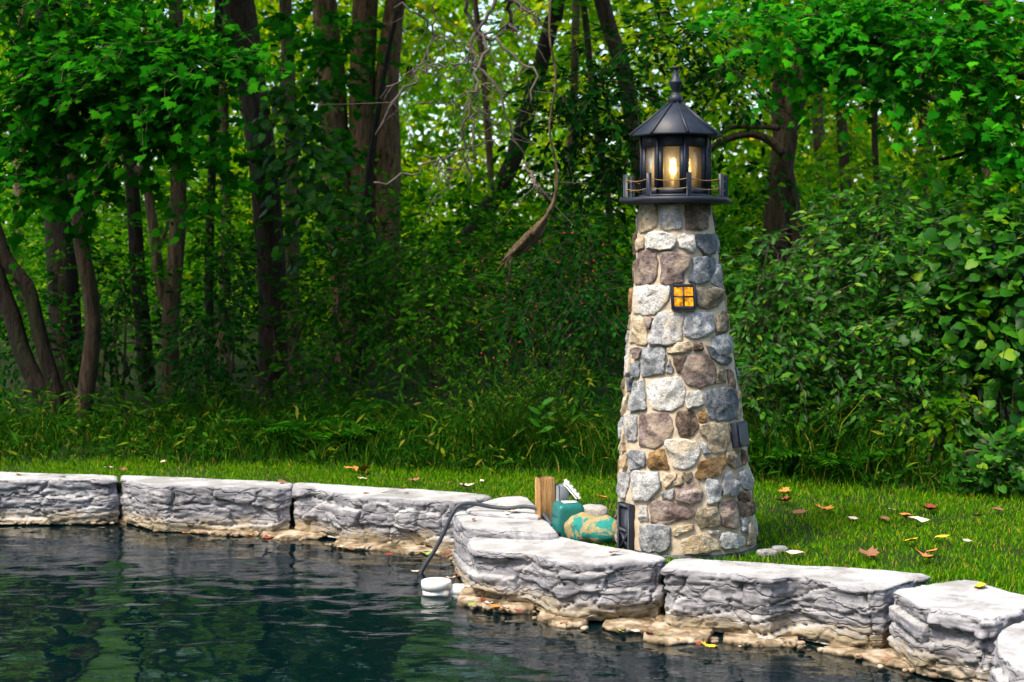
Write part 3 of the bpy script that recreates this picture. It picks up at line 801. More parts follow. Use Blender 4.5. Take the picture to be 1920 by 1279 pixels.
def little_window(px, py, wpx, hpx, th_add=0.0, panes=True, depth=.03):
    th, z = px_to_cone(np.array([px]), np.array([py])); th = float(th[0]) + th_add; z = float(z[0])
    c, r_, u_, o_ = frame_at(th, z, .02)
    w_ = wpx / FPX * (TY - .25); h_ = hpx / FPX * (TY - .25)
    R = np.stack([r_, o_, u_], 1)
    f = MB(); b = .015
    for sx in (-1, 1): f.box(c + r_ * sx * (w_ / 2 - b / 2), (b, depth, h_), R, .002)
    for sz in (-1, 1): f.box(c + u_ * sz * (h_ / 2 - b / 2), (w_ - 2 * b, depth * .98, b), R, .002)
    f.box(c + o_ * .004, (.008, depth * .6, h_ - 2 * b), R); f.box(c + o_ * .0035, (w_ - 2 * b, depth * .58, .008), R)
    f.box(c - o_ * .02, (w_ - .004, .02, h_ - .004), R)
    if not panes: f.box(c + o_ * (depth * .42), (w_ - .012, .012, h_ - .012), R, .003)
    wo = f.build('window', M['iron'], LH)
    pw = (w_ - 2 * b - .008) / 2; ph = (h_ - 2 * b - .008) / 2
    for sx in (-1, 1):
        for sz in (-1, 1):
            p = MB(); p.box(c + r_ * sx * (pw / 2 + .004) + u_ * sz * (ph / 2 + .004) - o_ * .003, (pw + .001, .006, ph + .001), R)
            p.build('pane', M['amber'] if panes else M['dark_recess'], wo)
little_window(1281.5, 556.5, 47, 47)
little_window(1387, 815, 44, 47, .02, panes=False, depth=.034)
# door
th, z = px_to_cone(np.array([1171.5]), np.array([991.])); th, z = float(th[0]), float(z[0])
c, r_, u_, o_ = frame_at(th, z, .016); R = np.stack([r_, o_, u_], 1)
dw, dh = .118, .255
dm = MB(); b = .018
for sx in (-1, 1): dm.box(c + r_ * sx * (dw / 2 - b / 2), (b, .03, dh), R, .002)
for zz_ in (-dh / 2 + b / 2, dh / 2 - b / 2, -.005): dm.box(c + u_ * zz_, (dw - 2 * b, .029, b), R, .002)
lo = -dh / 2 + b; hi = -.005 - b / 2; diag = math.hypot(dw - 2 * b, hi - lo)
for sg in (-1, 1):
    a = math.atan2(hi - lo, (dw - 2 * b) * sg)
    R2 = np.stack([r_ * math.cos(a) + u_ * math.sin(a), o_, -r_ * math.sin(a) + u_ * math.cos(a)], 1)
    dm.box(c + u_ * (lo + hi) / 2 + o_ * (.001 * sg), (diag * .97, .022, .012), R2)
do = dm.build('door', M['iron'], LH)
pm = MB(); pm.box(c - o_ * .010, (dw - .01, .024, dh - .01), R); pm.build('door_panel', M['dark_recess'], do)

# lantern
LX = X_at(1267, TY); LC = (LX, TY, 0)
PH0 = math.radians(14.5) - math.atan2(LX, TY)
corner = lambda k, r, z: np.array((LX + r * math.sin(PH0 + k * math.pi / 4), TY - r * math.cos(PH0 + k * math.pi / 4), z))
dk = MB(); dk.lathe((LX, TY, TZ1), [(.20, -.012), (.294, 0), (.2995, .006), (.2995, .020), (.294, .026)], 8, PH0)
deck = dk.build('deck', M['iron'], LH)
DZ = TZ1 + .026
for k in range(8):
    a = PH0 + k * math.pi / 4; R = np.array([[math.cos(a), -math.sin(a), 0], [math.sin(a), math.cos(a), 0], [0, 0, 1]])
    p = MB(); p.box(corner(k, .266, DZ + .060), (.022, .022, .120), R, .003); p.build('railing_post', M['iron'], deck)
    for hgt in (.092, .046):
        A, B = corner(k, .266, DZ + hgt), corner(k + 1, .266, DZ + hgt)
        t = np.linspace(0, 1, 9)[:, None]; pts = A * (1 - t) + B * t; pts[:, 2] -= .012 * (1 - (2 * t[:, 0] - 1) ** 2)
        rp = MB(); rp.tube(pts, .0027, 6); rp.build('rope', M['rope'], deck, True)
EAVE = zy(256)
RB = .183
lf = MB()
lf.lathe((LX, TY, DZ), [(RB + .012, 0), (RB + .012, .012), (RB + .004, .016)], 8, PH0)
def glass():
    m, nt, out = new_mat('hammered glass')
    vec = mapping(nt, (1, 1, 1)); n = noise(nt, vec, 70, 3, .6, 1.2); n2 = noise(nt, vec, 12, 4)
    b = bump(nt, n, .45, .006)
    p = principled(nt, None, (.85, .85, .74), .30, .5, b); p.inputs['Transmission Weight'].default_value = 1.0; p.inputs['IOR'].default_value = 1.25
    d = principled(nt, None, mixc(nt, n2, (.22, .21, .15), (.40, .38, .28)), .3, .5, b)
    tl = nt.nodes.new('ShaderNodeBsdfTranslucent'); tl.inputs[0].default_value = (.75, .72, .55, 1); nt.links.new(b, tl.inputs['Normal'])
    dm_ = nt.nodes.new('ShaderNodeMixShader'); dm_.inputs[0].default_value = .45; nt.links.new(d.outputs[0], dm_.inputs[1]); nt.links.new(tl.outputs[0], dm_.inputs[2]); d = dm_
    mx = nt.nodes.new('ShaderNodeMixShader'); mx.inputs[0].default_value = .42
    nt.links.new(p.outputs[0], mx.inputs[1]); nt.links.new(d.outputs[0], mx.inputs[2]); nt.links.new(mx.outputs[0], out.inputs[0])
    return m
M['glass'] = glass()
zb0, zb1, zp0, zp1 = DZ + .010, EAVE + .01, zy(354), zy(279)
lobj_panes = []
for k in range(8):
    A, B = corner(k, RB, 0), corner(k + 1, RB, 0); c = (A + B) / 2; r_ = (B - A) / np.linalg.norm(B - A); wd = np.linalg.norm(B - A)
    o_ = np.array((c[0] - LX, c[1] - TY, 0)); o_ /= np.linalg.norm(o_); R = np.stack([r_, o_, (0, 0, 1)], 1)
    pw = .090; sw = (wd - pw) / 2; up = np.array((0, 0, 1.0))
    for sx in (-1, 1): lf.box(c - o_ * .009 + r_ * sx * (pw / 2 + sw / 2 - .002) + up * (zp0 + zp1) / 2, (sw, .018, zp1 - zp0), R)
    lf.box(c - o_ * .009 + up * (zb0 + zp0) / 2, (wd - .006, .0178, zp0 - zb0), R); lf.box(c - o_ * .009 + up * (zp1 + zb1) / 2, (wd - .006, .0178, zb1 - zp1), R)
    lf.tube([corner(k, RB, zb0), corner(k, RB, zb1)], .007, 6)
    lobj_panes.append((c - o_ * .012 + up * (zp0 + zp1) / 2, (pw + .004, .004, zp1 - zp0 + .004), R))
lant = lf.build('lantern_frame', M['iron'], LH)
for c, s_, R in lobj_panes:
    p = MB(); p.box(c, s_, R); p.build('glass_pane', M['glass'], lant)
rf = MB(); ZA = zy(193)
rf.lathe((LX, TY, 0), [(RB - .01, EAVE - .002), (.238, EAVE - .004), (.2405, EAVE + .004), (.031, ZA)], 8, PH0)
roof = rf.build('roof', M['iron'], LH)
for k in range(8):
    p = MB(); p.tube([corner(k, .243, EAVE + .002), corner(k, .031, ZA + .002)], [.0095, .006], 4); p.build('roof_rib', M['iron'], roof)
fin = MB()
prof = [(31, 193), (36, 191), (13.4 * 2.77, 186), (35, 181), (24, 177.5), (15, 175.5), (15, 173), (22, 168), (31, 161), (36.5, 155), (37, 154), (30, 151.5), (20, 146), (14, 138), (12.5, 132), (13, 130), (19, 128.5), (20, 126.5), (17, 124.8), (0.01, 124)]
fin.lathe((LX, TY, 0), [(r / 1000, zy(y)) for r, y in prof], 20)
fin.build('finial', M['iron'], roof, True)
# the lit bulb
def emit(name, col, st):
    m, nt, out = new_mat(name)
    n = noise(nt, mapping(nt, (1, 1, 1)), 30, 2)
    p = principled(nt, out, (.8, .7, .5), .4, .4); p.inputs['Emission Color'].default_value = (*col, 1); p.inputs['Emission Strength'].default_value = st
    return m
M['bulb'] = emit('glowing bulb', (1.0, .60, .22), 22.0)
bm_ = MB(); bz = zy(322)
bm_.lathe((LX - .006, TY, bz), [(.001, -.036), (.016, -.034), (.022, -.027), (.033, -.014), (.039, 0), (.036, .014), (.026, .025), (.012, .031), (.001, .032)], 18)
bulb = bm_.build('bulb', M['bulb'], LH, True)
sk = MB(); sk.lathe((LX - .006, TY, DZ), [(.045, -.004), (.045, .01), (.022, .02), (.018, bz - DZ - .036), (.001, bz - DZ - .035)], 16)
sk.build('bulb_socket', simple('white socket', (.7, .7, .68), .4), LH, True)
pl = bpy.data.lights.new('lantern_glow', 'POINT'); pl.energy = .45; pl.color = (1.0, .62, .25); pl.shadow_soft_size = .03
plo = bpy.data.objects.new('lantern_glow', pl); COL.objects.link(plo); plo.parent = LH; plo.location = (LX - .006 - XB, 0, bz + .06)

# ------------------------------------------------------------------ pump, post, hose, pipe
PY = 8.0
M['lumber'] = bark_mat('treated lumber', (.33, .175, .065), (.50, .29, .12), moss=(.25, .16, .08), zs=.05, scale=40)
wp = empty('wooden_post', (X_at(1022, PY), PY, 0), 'short square wooden post behind the limestone slab holding a grey outlet box', 'post')
a = math.radians(20); R = np.array([[math.cos(a), -math.sin(a), 0], [math.sin(a), math.cos(a), 0], [0, 0, 1]])
pzt = Z_at(895, PY)
mb = MB(); mb.box((X_at(1022, PY), PY, pzt / 2 - .02), (.088, .088, pzt + .04), R, .005); mb.build('post_timber', M['lumber'], wp)
M['grey_plastic'] = simple('grey plastic', (.20, .23, .26), .45, .4)
M['clear'] = simple('cloudy clear plastic', (.62, .63, .62), .2, .5, .3, 50, .2)
mb = MB(); bx_, bz0 = X_at(1051, PY), Z_at(927, PY); mb.box((bx_ + .005, PY - .01, bz0), (.062, .075, .112), R, .006); obx = mb.build('outlet_box', M['grey_plastic'], wp)
mb = MB(); h0 = np.array((X_at(1066, PY), PY - .03, Z_at(902, PY)))
a2 = math.radians(-40); R3 = np.array([[math.cos(a2), 0, -math.sin(a2)], [0, 1, 0], [math.sin(a2), 0, math.cos(a2)]])
cc = np.array((X_at(1073, PY), PY - .01, Z_at(917, PY)))
mb.box(cc, (.016, .085, .125), R3.T @ np.eye(3), .004); mb.box(cc + R3.T @ np.array((-.014, 0, 0)), (.012, .070, .108), R3.T, .003)
for q in range(4): mb.box(cc + R3.T @ np.array((.010, 0, -.042 + q * .028)), (.006, .08, .005), R3.T)
mb.build('clear_cover', M['clear'], wp)
mb = MB(); mb.tube(smooth_path([at(1064, 925, PY), at(1078, 930, PY - .03), at(1084, 942, PY - .04), at(1078, 960, PY - .06), at(1070, 985, PY - .05)], 16), .005, 6)
mb.build('power_cable', simple('black rubber', (.02, .02, .024), .5), wp, True)

M['teal'] = simple('teal plastic', (.006, .13, .12), .4, .45, .1, 40, .3)
def crust():
    m, nt, out = new_mat('tan crusted teal plastic')
    vec = mapping(nt, (1, 1, 1)); n = noise(nt, vec, 8, 6, .62, .8); n2 = noise(nt, vec, 75, 5, .7)
    tan_ = mixc(nt, n2, (.10, .065, .02), (.52, .42, .21))
    f = ramp(nt, n, [(.545, (0, 0, 0)), (.57, (1, 1, 1))]).outputs[0]
    c = mixc(nt, f, tan_, (.01, .20, .17))
    b = bump(nt, n2, .6, .01); principled(nt, out, c, .8, .3, b); return m
M['crust'] = crust()
Y0 = 7.78
pump = empty('pond_pump', (X_at(1070, Y0), Y0, 0), 'teal pond pump with a crusted tan filter lying between post and lighthouse', 'pump')
v, f = rounded((X_at(1066, Y0), Y0 + .06, .055), (.175, .17, .26), rotz(15), 7)
top = v[:, 2] > .1
v[top, 0] = (v[top, 0] - X_at(1066, Y0)) * .86 + X_at(1066, Y0)
put('motor_housing', v, f, M['teal'], pump, True)
st_c = np.array((X_at(1068, Y0), Y0 + .045, .188)); mb = MB(); mb.box(st_c, (.075, .06, .004), rotz(15)); 
sm = MB(); v_, f_ = rounded((X_at(1066, Y0), Y0 + .06, .118), (.160, .156, .016), rotz(15), 7, 32, 8); sm.add(v_, f_); sm.build('housing_seam', simple('dark teal seam', (.004, .07, .068), .5), pump, True)
cp_ = MB(); cp_.lathe((X_at(1044, Y0), Y0 - .035, .03), [(.018, -.03), (.018, .012), (.013, .016), (.001, .017)], 14); cp_.build('hose_fitting', simple('black fitting', (.02, .02, .022), .5), pump, True)
stick = mb.build('white_sticker', simple('white sticker', (.8, .8, .78), .5), pump)
mb = MB(); mb.box(st_c + np.array((.006, 0, .0025)), (.012, .010, .002), rotz(15)); mb.build('printed_mark', simple('dark print', (.03, .03, .03), .5), stick)
p0, p1 = at(1060, 990, Y0 - .04), at(1168, 1002, Y0 - .14)
pts = smooth_path([p0, (p0 + p1) / 2 + np.array((0, 0, .004)), p1], 26)
v, f = tube_arrays(pts, [.03, .075, .082, .080, .074, .078, .078, .066, .02], 36)
v += ((fbm(v * 16, 71, 4) - .5)[:, None]) * np.array((.02, .03, .03))
put('crusted_filter', v, f, M['crust'], pump, True)
hz = empty('garden_hose', (X_at(940, 8.05), 8.05, .09), 'black hose running from the pump over the limestone slab into the pond', 'hose')
hp = [at(1034, 985, 7.86), at(1024, 970, 7.92), at(1010, 955, 8.0), at(985, 950, 8.04), at(955, 953, 8.08), at(925, 951, 8.1), at(898, 946, 8.1), at(875, 944, 8.09), at(858, 950, 8.08), at(846, 968, 8.07), at(834, 995, 8.07), at(815, 1032, 8.07), at(798, 1058, 8.07), at(790, 1074, 8.07), at(786, 1092, 8.07)]
mb = MB(); mb.tube(smooth_path(hp, 80), .0115, 10); mb.build('hose_tube', simple('hose rubber', (.035, .042, .055), .5, .4, .2, 90, .3), hz, True)

pv = empty('skimmer_pipe', (X_at(818, 7.63), 7.63, WATER_Z), 'white capped plastic skimmer pipe poking out of the pond water', 'pipe')
M['pvc'] = simple('white plastic pipe', (.74, .74, .72), .4, .4, .1, 18, .12)
cx_, cy_ = X_at(818, 7.63), 7.63
mb = MB(); mb.lathe((cx_, cy_, 0), [(.071, -.50), (.071, -.212)], 32); mb.build('pipe_riser', M['pvc'], pv, True)
mb = MB(); mb.lathe((cx_, cy_, 0), [(.073, -.228), (.079, -.226), (.079, -.192), (.075, -.187), (.001, -.186)], 32); cap = mb.build('pipe_cap', M['pvc'], pv, True)
mk = MB(); rs = np.random.default_rng(3)
for q in range(9):
    x = -.045 + q * .0115; yb = .006 * math.sin(q * 1.3)
    base = np.array((cx_ + x, cy_ + .012 + yb - .02, -.1835))
    A = base + np.array((rs.uniform(-.003, .003), -.014, 0)); B = base + np.array((rs.uniform(.0, .006), .016, 0)); C_ = base + np.array((.008, rs.uniform(-.01, .004), 0))
    mk.tube([A, (A + B) / 2 + np.array((.002, 0, 0)), B], .0014, 4); mk.tube([B, (B + C_) / 2, C_], .0012, 4)
mk.build('red_lettering', simple('red marker', (.42, .05, .04), .6), cap)
mb = MB(); A = np.array((cx_ + .06, cy_ + .01, -.245)); mb.tube([A, A + np.array((.075, .005, .002)), A + np.array((.085, .006, .002))], .034, 18)
mb.tube([A + np.array((.08, .006, .002)), A + np.array((.22, .02, .0))], .027, 18); mb.build('side_pipe', M['pvc'], pv, True)

v, f = rounded(at(1114, 962, 8.25) - np.array((0, 0, .01)), (.16, .11, .11), rotz(-12), 4, seed=4, amp=.10)
o = put('granite_rock', v, f, ST['L'], None, True); tag(o, 'speckled grey rock lying on the grass behind the pump', 'rock')
for q, (px_, py_, w_, h_, lab) in enumerate(((1462, 1030, .075, .03, 'flat grey stone chip in the grass beside the lighthouse base'), (1440, 1037, .10, .035, 'broken grey stone lying against the lighthouse foot'))):
    c = on_plane(px_, py_, 0.01); v, f = rounded(c, (w_, .07, h_), rotz(20 * q), 4, 20, 12, 8 + q, .14)
    tag(put('stone_chip', v, f, ST['L'], None, True), lab, 'rock')
# ------------------------------------------------------------------ foliage machinery
OVAL = (np.array([(0, 0, 0), (.30, -.20, .05), (.30, .20, .05), (.68, -.17, .03), (.68, .17, .03), (1, 0, -.06)]), [np.array([(0, 1, 3, 5), (0, 5, 4, 2)])])
DIAM = (np.array([(0, 0, 0), (.45, -.28, .07), (1, 0, 0), (.45, .28, .07)]), [np.array([(0, 1, 2), (0, 2, 3)])])
LANCE = (np.array([(0, 0, 0), (.4, -.11, .03), (1, 0, -.1), (.4, .11, .03)]), [np.array([(0, 1, 2), (0, 2, 3)])])
_o = [(0, .0), (.02, .20), (-.10, .34), (.10, .33), (.18, .52), (.30, .36), (.44, .46), (.50, .20), (.70, .22), (.72, .10), (1.0, 0)]
_o = _o + [(x, -y) for x, y in _o[-2:0:-1]]
MAPLE = (np.array([(.30, 0, .03)] + [(x, y, -.10 * abs(y) * 1.5 - .05 * max(0, x - .6)) for x, y in _o]), [np.array([(0, i + 1, (i + 1) % len(_o) + 1) for i in range(len(_o))])])
GRAPE_o = [(0, 0), (-.12, .25), (.1, .45), (.4, .46), (.62, .30), (.85, .22), (1, 0)]
GRAPE_o = GRAPE_o + [(x, -y) for x, y in GRAPE_o[-2:0:-1]]
GRAPE = (np.array([(.35, 0, .05)] + [(x, y, -.06) for x, y in GRAPE_o]), [np.array([(0, i + 1, (i + 1) % len(GRAPE_o) + 1) for i in range(len(GRAPE_o))])])

def unit(a): return a / (np.linalg.norm(a, axis=-1, keepdims=True) + 1e-9)
def instance(tmpl, P, D, N, S):
    tv, tf = tmpl; D = unit(D); N = unit(N - D * np.sum(N * D, 1, keepdims=True)); W = np.cross(N, D)
    v = P[:, None] + S[:, None, None] * (tv[None, :, 0, None] * D[:, None] + tv[None, :, 1, None] * W[:, None] + tv[None, :, 2, None] * N[:, None])
    k = len(tv); off = (np.arange(len(P)) * k)[:, None, None]
    return v.reshape(-1, 3), [(f[None] + off).reshape(-1, f.shape[1]) for f in tf]
def spray(O, T, L, k, size, lb=(0, -.5, 1.0), droop=.3, jit=.45, ang=.85):
    n = len(O); O = np.asarray(O); T = unit(np.asarray(T)); L = np.broadcast_to(L, (n,))
    u = (np.arange(k) + .6) / k
    P = O[:, None] + T[:, None] * (L[:, None] * u)[..., None]
    P[..., 2] -= droop * (L[:, None] * u ** 2)
    side = np.where(np.arange(k) % 2 == 0, 1.0, -1.0)[None, :, None]
    hor = unit(np.cross(T, np.array((0, 0, 1.0)) + RNG.normal(0, .25, T.shape)))
    a = ang * (1 - .7 * u)[None, :, None]
    D = np.cos(a) * T[:, None] + side * np.sin(a) * hor[:, None] + RNG.normal(0, .22, P.shape)
    D[..., 2] -= droop
    N = np.asarray(lb)[None, None] + RNG.normal(0, jit, P.shape)
    S = size * RNG.uniform(.45, 1.2, (n, k)) * (1 - .25 * np.abs(u - .5))[None]
    P += RNG.normal(0, size * .18, P.shape)
    return P.reshape(-1, 3), D.reshape(-1, 3), N.reshape(-1, 3), S.ravel()
def twig_mesh(mb, O, T, L, droop, r=.004):
    for o, t, l in zip(O, T, L):
        t = t / np.linalg.norm(t); u = np.array((0, .5, 1.0))[:, None]; pts = o + t * l * u; pts[:, 2] -= droop * l * u[:, 0] ** 2
        mb.tube(pts, [r, r * .5], 3, False)
class Foliage:
    def __init__(s): s.v = []; s.f = []; s.n = 0
    def add(s, tmpl, P, D, N, S):
        v, f = instance(tmpl, P, D, N, S); s.v.append(v); s.f += [x + s.n for x in f]; s.n += len(v)
    def arrays(s):
        d = {}
        for f in s.f: d.setdefault(f.shape[1], []).append(f)
        return np.concatenate(s.v), [np.concatenate(x) for x in d.values()]
    def build(s, name, mat, parent=None, origin=None):
        v, f = s.arrays(); return put(name, v, f, mat, parent, False, origin)
def ellip(c, r, n, lo=.45):
    d = unit(RNG.normal(0, 1, (n, 3))); rr = RNG.uniform(lo ** 3, 1, n) ** (1 / 3)
    return np.asarray(c) + d * rr[:, None] * np.asarray(r), unit(d / np.asarray(r)) 
def patch(fol, mb, tmpl, specs, size, k=9, length=.45, lb=(-.1, -.75, .8), droop=.3, jit=.4, twigs=True):
    """specs: px centre and half-size, depth, half-depth, number of twigs"""
    for (cx, cy, rx, ry, Y, dY, n) in specs:
        n = int(n * (1.4 if tmpl is MAPLE else 1.0)); c = at(cx, cy, Y); O, d = ellip(c, (rx / FPX * Y, dY, ry / FPX * Y), n, .1)
        T = unit(d * .35 + RNG.normal(0, .6, d.shape) * np.array((1, .7, .35)) + np.array((0, -.35, -.12)))
        L = length * RNG.uniform(.6, 1.25, n)
        fol.add(tmpl, *spray(O, T, L, k, size, lb, droop, jit))
        if twigs and mb is not None: twig_mesh(mb, O, T, L, droop)

# overhead crowns, shared by the trees whose tops are above the picture
CROWNS = []
for q in range(4):
    fo = Foliage()
    for lobe in range(9):
        a = lobe * 2.4 + q; rr = RNG.uniform(.5, 1.7); c = (rr * math.cos(a), rr * math.sin(a), RNG.uniform(-2.0, 2.4))
        O, d = ellip(c, (1.25, 1.25, .85), 130, .5)
        T = unit(d + RNG.normal(0, .4, d.shape) + np.array((0, 0, -.1)))
        fo.add(DIAM, *spray(O, T, .6 * RNG.uniform(.6, 1.3, len(O)), 10, .19, (0, 0, 1.0), .25, .6))
    v, f = fo.arrays()
    CROWNS.append(mesh_from('crown', v, f, M['canopy']))
def put_crown(parent, loc, scale, q, name='crown'):
    o = bpy.data.objects.new(name, CROWNS[q % 4]); COL.objects.link(o)
    o.parent = parent; o.location = Vector(loc) - parent_world(parent); o.scale = (scale,) * 3; o.rotation_euler = (0, 0, q * 1.7)
    return o
def trunk_path(px, Y, widths, ext=None, ground=True, n=26):
    """trunk traced on the photo at depth Y, carried down to the ground and up into the crown"""
    if np.ndim(Y) == 0: Y = [Y] * len(px)
    pts = [at(x, y, yy) for (x, y), yy in zip(px, Y)]
    r = [w / 2 / FPX * yy for w, yy in zip(np.interp(np.linspace(0, 1, len(px)), np.linspace(0, 1, len(widths)), widths), Y)]
    if ground and pts[0][2] > -.1:
        pts.insert(0, np.array((pts[0][0] + (pts[0][0] - pts[1][0]) * .15, pts[0][1], -.12))); r.insert(0, r[0] * 1.35)
    if ext:
        d = pts[-1] - pts[-2]; d = d / max(d[2], .3) * (ext - pts[-1][2]); d[:2] = np.clip(d[:2], -.8, .8); d[2] = ext - pts[-1][2]
        pts.append(pts[-1] + d); r.append(r[-1] * .45)
    return smooth_path(pts, n), np.interp(np.linspace(0, 1, n), np.linspace(0, 1, len(r)), r)
def limbs_up(mb, top, r, n, sp, seed):
    rs = np.random.default_rng(seed)
    for q in range(n):
        a = q * 2.4 + seed; e = top + np.array((sp * math.cos(a), sp * math.sin(a), rs.uniform(-.4, 1.8)))
        st = top + np.array((0, 0, rs.uniform(-1.2, -.2)))
        mb.tube(smooth_path([st, (st + e) / 2 + np.array((0, 0, .25)), e], 7), [r * .55, r * .12], 5, False)
def tree(name, label, Y, stems, bark, group=None, crown=None, q=0, patches=(), limbs=(), sides=16, mat2=None, tmpl=MAPLE, size=.13, lb=(-.1, -.75, .8), k=9, vine=None, length=.45):
    p0 = trunk_path(stems[0][0], Y, stems[0][1], None)[0][0]
    root = empty(name, (p0[0], p0[1], 0), label, 'tree', group)
    mb = MB(); tops = []
    for s_, (px, wd) in enumerate(stems):
        ext = crown[1] - .4 if (crown and s_ == 0) or (crown and px[-1][1] < 60) else None
        pts, r = trunk_path(px, Y, wd, ext, ground=(s_ == 0 or px[0][1] > 640))
        mb.tube(pts, r, sides, True, .10, q * 7 + s_); tops.append((pts[-1], r[len(r) // 2]))
    if crown: limbs_up(mb, tops[0][0], tops[0][1], 7, 1.5, q)
    for px, wd, yy in limbs:
        pts, r = trunk_path(px, yy, wd, None, ground=False, n=16); mb.tube(pts, r, 7, True, .1, q)
    mb.build('trunk', bark, root, True)
    if crown:
        t = tops[0][0]; put_crown(root, (t[0], t[1], crown[1]), crown[0], q)
    if patches:
        fo = Foliage(); tw = MB(); patch(fo, tw, tmpl, patches, size, k=k, lb=lb, length=length)
        fo.build('leaves', mat2 or M['maple'], root); tw.build('twigs', M['twig'], root)
    if vine:
        fo = Foliage(); patch(fo, None, GRAPE, vine, .11, k=7, length=.3, droop=.6, twigs=False); fo.build('vine', M['bush'], root)
    return root

# ------------------------------------------------------------------ trees that can be told apart
tree('maple_tree', 'leaning two-stemmed tree at the edge of the picture above the far wall', 12.5, [([(114, 812), (98, 771), (47, 674), (23, 595), (-2, 529), (-40, 400), (-80, 200), (-100, 0)], [38, 33, 31, 28]), ([(112, 800), (109, 752), (80, 650), (66, 588), (51, 537), (20, 500), (0, 451), (-40, 330), (-70, 200)], [30, 27, 26, 22])], M['bark_dark'], crown=(1.0, 7.2), q=1)
tree('maple_tree', 'maple with bright star-shaped leaves and a curved dark trunk', 12.4, [([(152, 808), (164, 713), (175, 619), (168, 537), (156, 478), (146, 400), (136, 250), (138, 120), (150, 0)], [34, 30, 29, 27, 24])], M['bark'], crown=(1.0, 6.8), q=2, size=.112, length=.42,
     patches=[(60, 60, 110, 50, 11.2, .5, 30), (180, 120, 90, 35, 10.9, .35, 34), (290, 95, 80, 32, 10.8, .3, 34), (370, 120, 70, 32, 10.7, .3, 30), (230, 60, 120, 40, 11.4, .5, 30), (120, 190, 110, 40, 11.1, .4, 34), (250, 195, 90, 40, 10.9, .4, 30), (330, 150, 60, 30, 10.7, .3, 22), (40, 170, 60, 40, 11.2, .4, 22), (60, 260, 80, 40, 11.4, .4, 24), (190, 280, 70, 35, 11.2, .4, 18), (40, 340, 60, 35, 11.3, .4, 16), (110, 330, 70, 30, 11.6, .4, 12), (140, 20, 150, 40, 11.6, .5, 34), (340, 30, 110, 40, 11.6, .5, 22), (250, 250, 60, 30, 11.4, .3, 12)],
     limbs=[([(150, 420), (200, 330), (250, 230), (330, 160)], [16, 6], 12.0), ([(140, 250), (210, 160), (300, 110), (400, 90)], [14, 5], 11.6), ([(140, 300), (90, 230), (40, 180)], [12, 5], 11.8)])
tree('maple_tree', 'thick upright trunk hidden behind the curved maple stem', 15.2, [([(125, 720), (120, 560), (112, 420), (104, 250), (95, 100), (90, 0)], [60, 54, 50])], M['bark_dark'], crown=(1.1, 8.4), q=3)
tree('maple_tree', 'slim dark upright trunk between the curved and forked maples', 14.6, [([(278, 765), (268, 620), (258, 500), (250, 380), (240, 240), (236, 100), (236, 0)], [32, 26, 22])], M['bark_dark'], crown=(.9, 7.6), q=4)
tree('maple_tree', 'smooth pale-barked tree forking into two stems near eye level', 14.0, [([(322, 775), (320, 680), (320, 590), (328, 500), (334, 400), (333, 250), (330, 100), (330, 0)], [34, 30, 26]), ([(320, 585), (300, 535), (290, 450), (278, 360), (268, 290), (276, 200)], [22, 18, 14])], M['bark_pale'], crown=(.95, 7.6), q=5,
     limbs=[([(268, 330), (230, 290), (196, 262)], [14, 8], 13.9), ([(292, 470), (312, 430), (318, 380)], [10, 5], 14)])
tree('oak_tree', 'tall straight dark furrowed trunk leaning back with vine leaves on it', 14.5, [([(516, 785), (513, 700), (511, 560), (503, 420), (490, 280), (470, 150), (446, 0)], [60, 54, 52, 54, 60])], M['bark'], crown=(1.15, 8.2), q=6, sides=22,
     vine=[(560, 190, 40, 50, 14.1, .3, 20), (575, 290, 45, 60, 14.0, .3, 24), (600, 400, 45, 60, 13.9, .3, 22), (520, 160, 30, 40, 14.0, .3, 10), (530, 250, 20, 50, 14.1, .2, 8)],
     patches=[(400, 250, 60, 50, 13.8, .5, 12), (390, 330, 60, 50, 13.8, .5, 12), (575, 50, 60, 40, 13.9, .5, 14)])
tree('slender_tree', 'thin grey trunk close beside the tall dark furrowed one', 17.5, [([(548, 640), (548, 500), (546, 330), (542, 150), (535, 0)], [28, 26, 24])], M['bark_pale'], crown=(.9, 8.6), q=7)
tree('oak_tree', 'three big brown trunks rising together from one clump', 20.0, [([(652, 560), (640, 420), (628, 280), (620, 130), (608, 0)], [62, 54, 50]), ([(690, 640), (684, 420), (680, 280), (680, 130), (684, 0)], [60, 52, 46]), ([(722, 640), (724, 430), (726, 300), (724, 180), (734, 60), (746, -30)], [54, 48, 36])], M['bark_red'], crown=(1.5, 10.6), q=8, sides=24,
     patches=[(640, 60, 60, 30, 18.2, .5, 14), (670, 115, 30, 24, 18.0, .4, 9), (640, 275, 30, 30, 18, .4, 10), (630, 165, 30, 24, 18, .4, 8)], size=.14)
tree('slender_tree', 'thin dark trunk wrapped in leaves in front of the three big trunks', 15.6, [([(668, 745), (676, 640), (682, 520), (686, 430), (692, 330), (706, 230), (724, 120), (745, 20)], [30, 26, 12, 7])], M['bark_dark'], q=9, sides=9,
     vine=[(680, 480, 25, 60, 15.3, .2, 10), (672, 600, 25, 60, 15.3, .2, 8)])
tree('leaning_tree', 'leaning trunk deep in the wood behind the dead hanging branches', 24, [([(800, 540), (880, 440), (955, 320), (1000, 170), (1035, 40), (1050, -20)], [34, 32, 28])], M['bark_dark'], crown=(1.0, 11), q=10)
tree('slender_tree', 'slanting dark trunk above the lighthouse finial', 17, [([(1215, 420), (1190, 250), (1165, 120), (1125, -10)], [34, 30, 28])], M['bark'], crown=(1.0, 8), q=11)
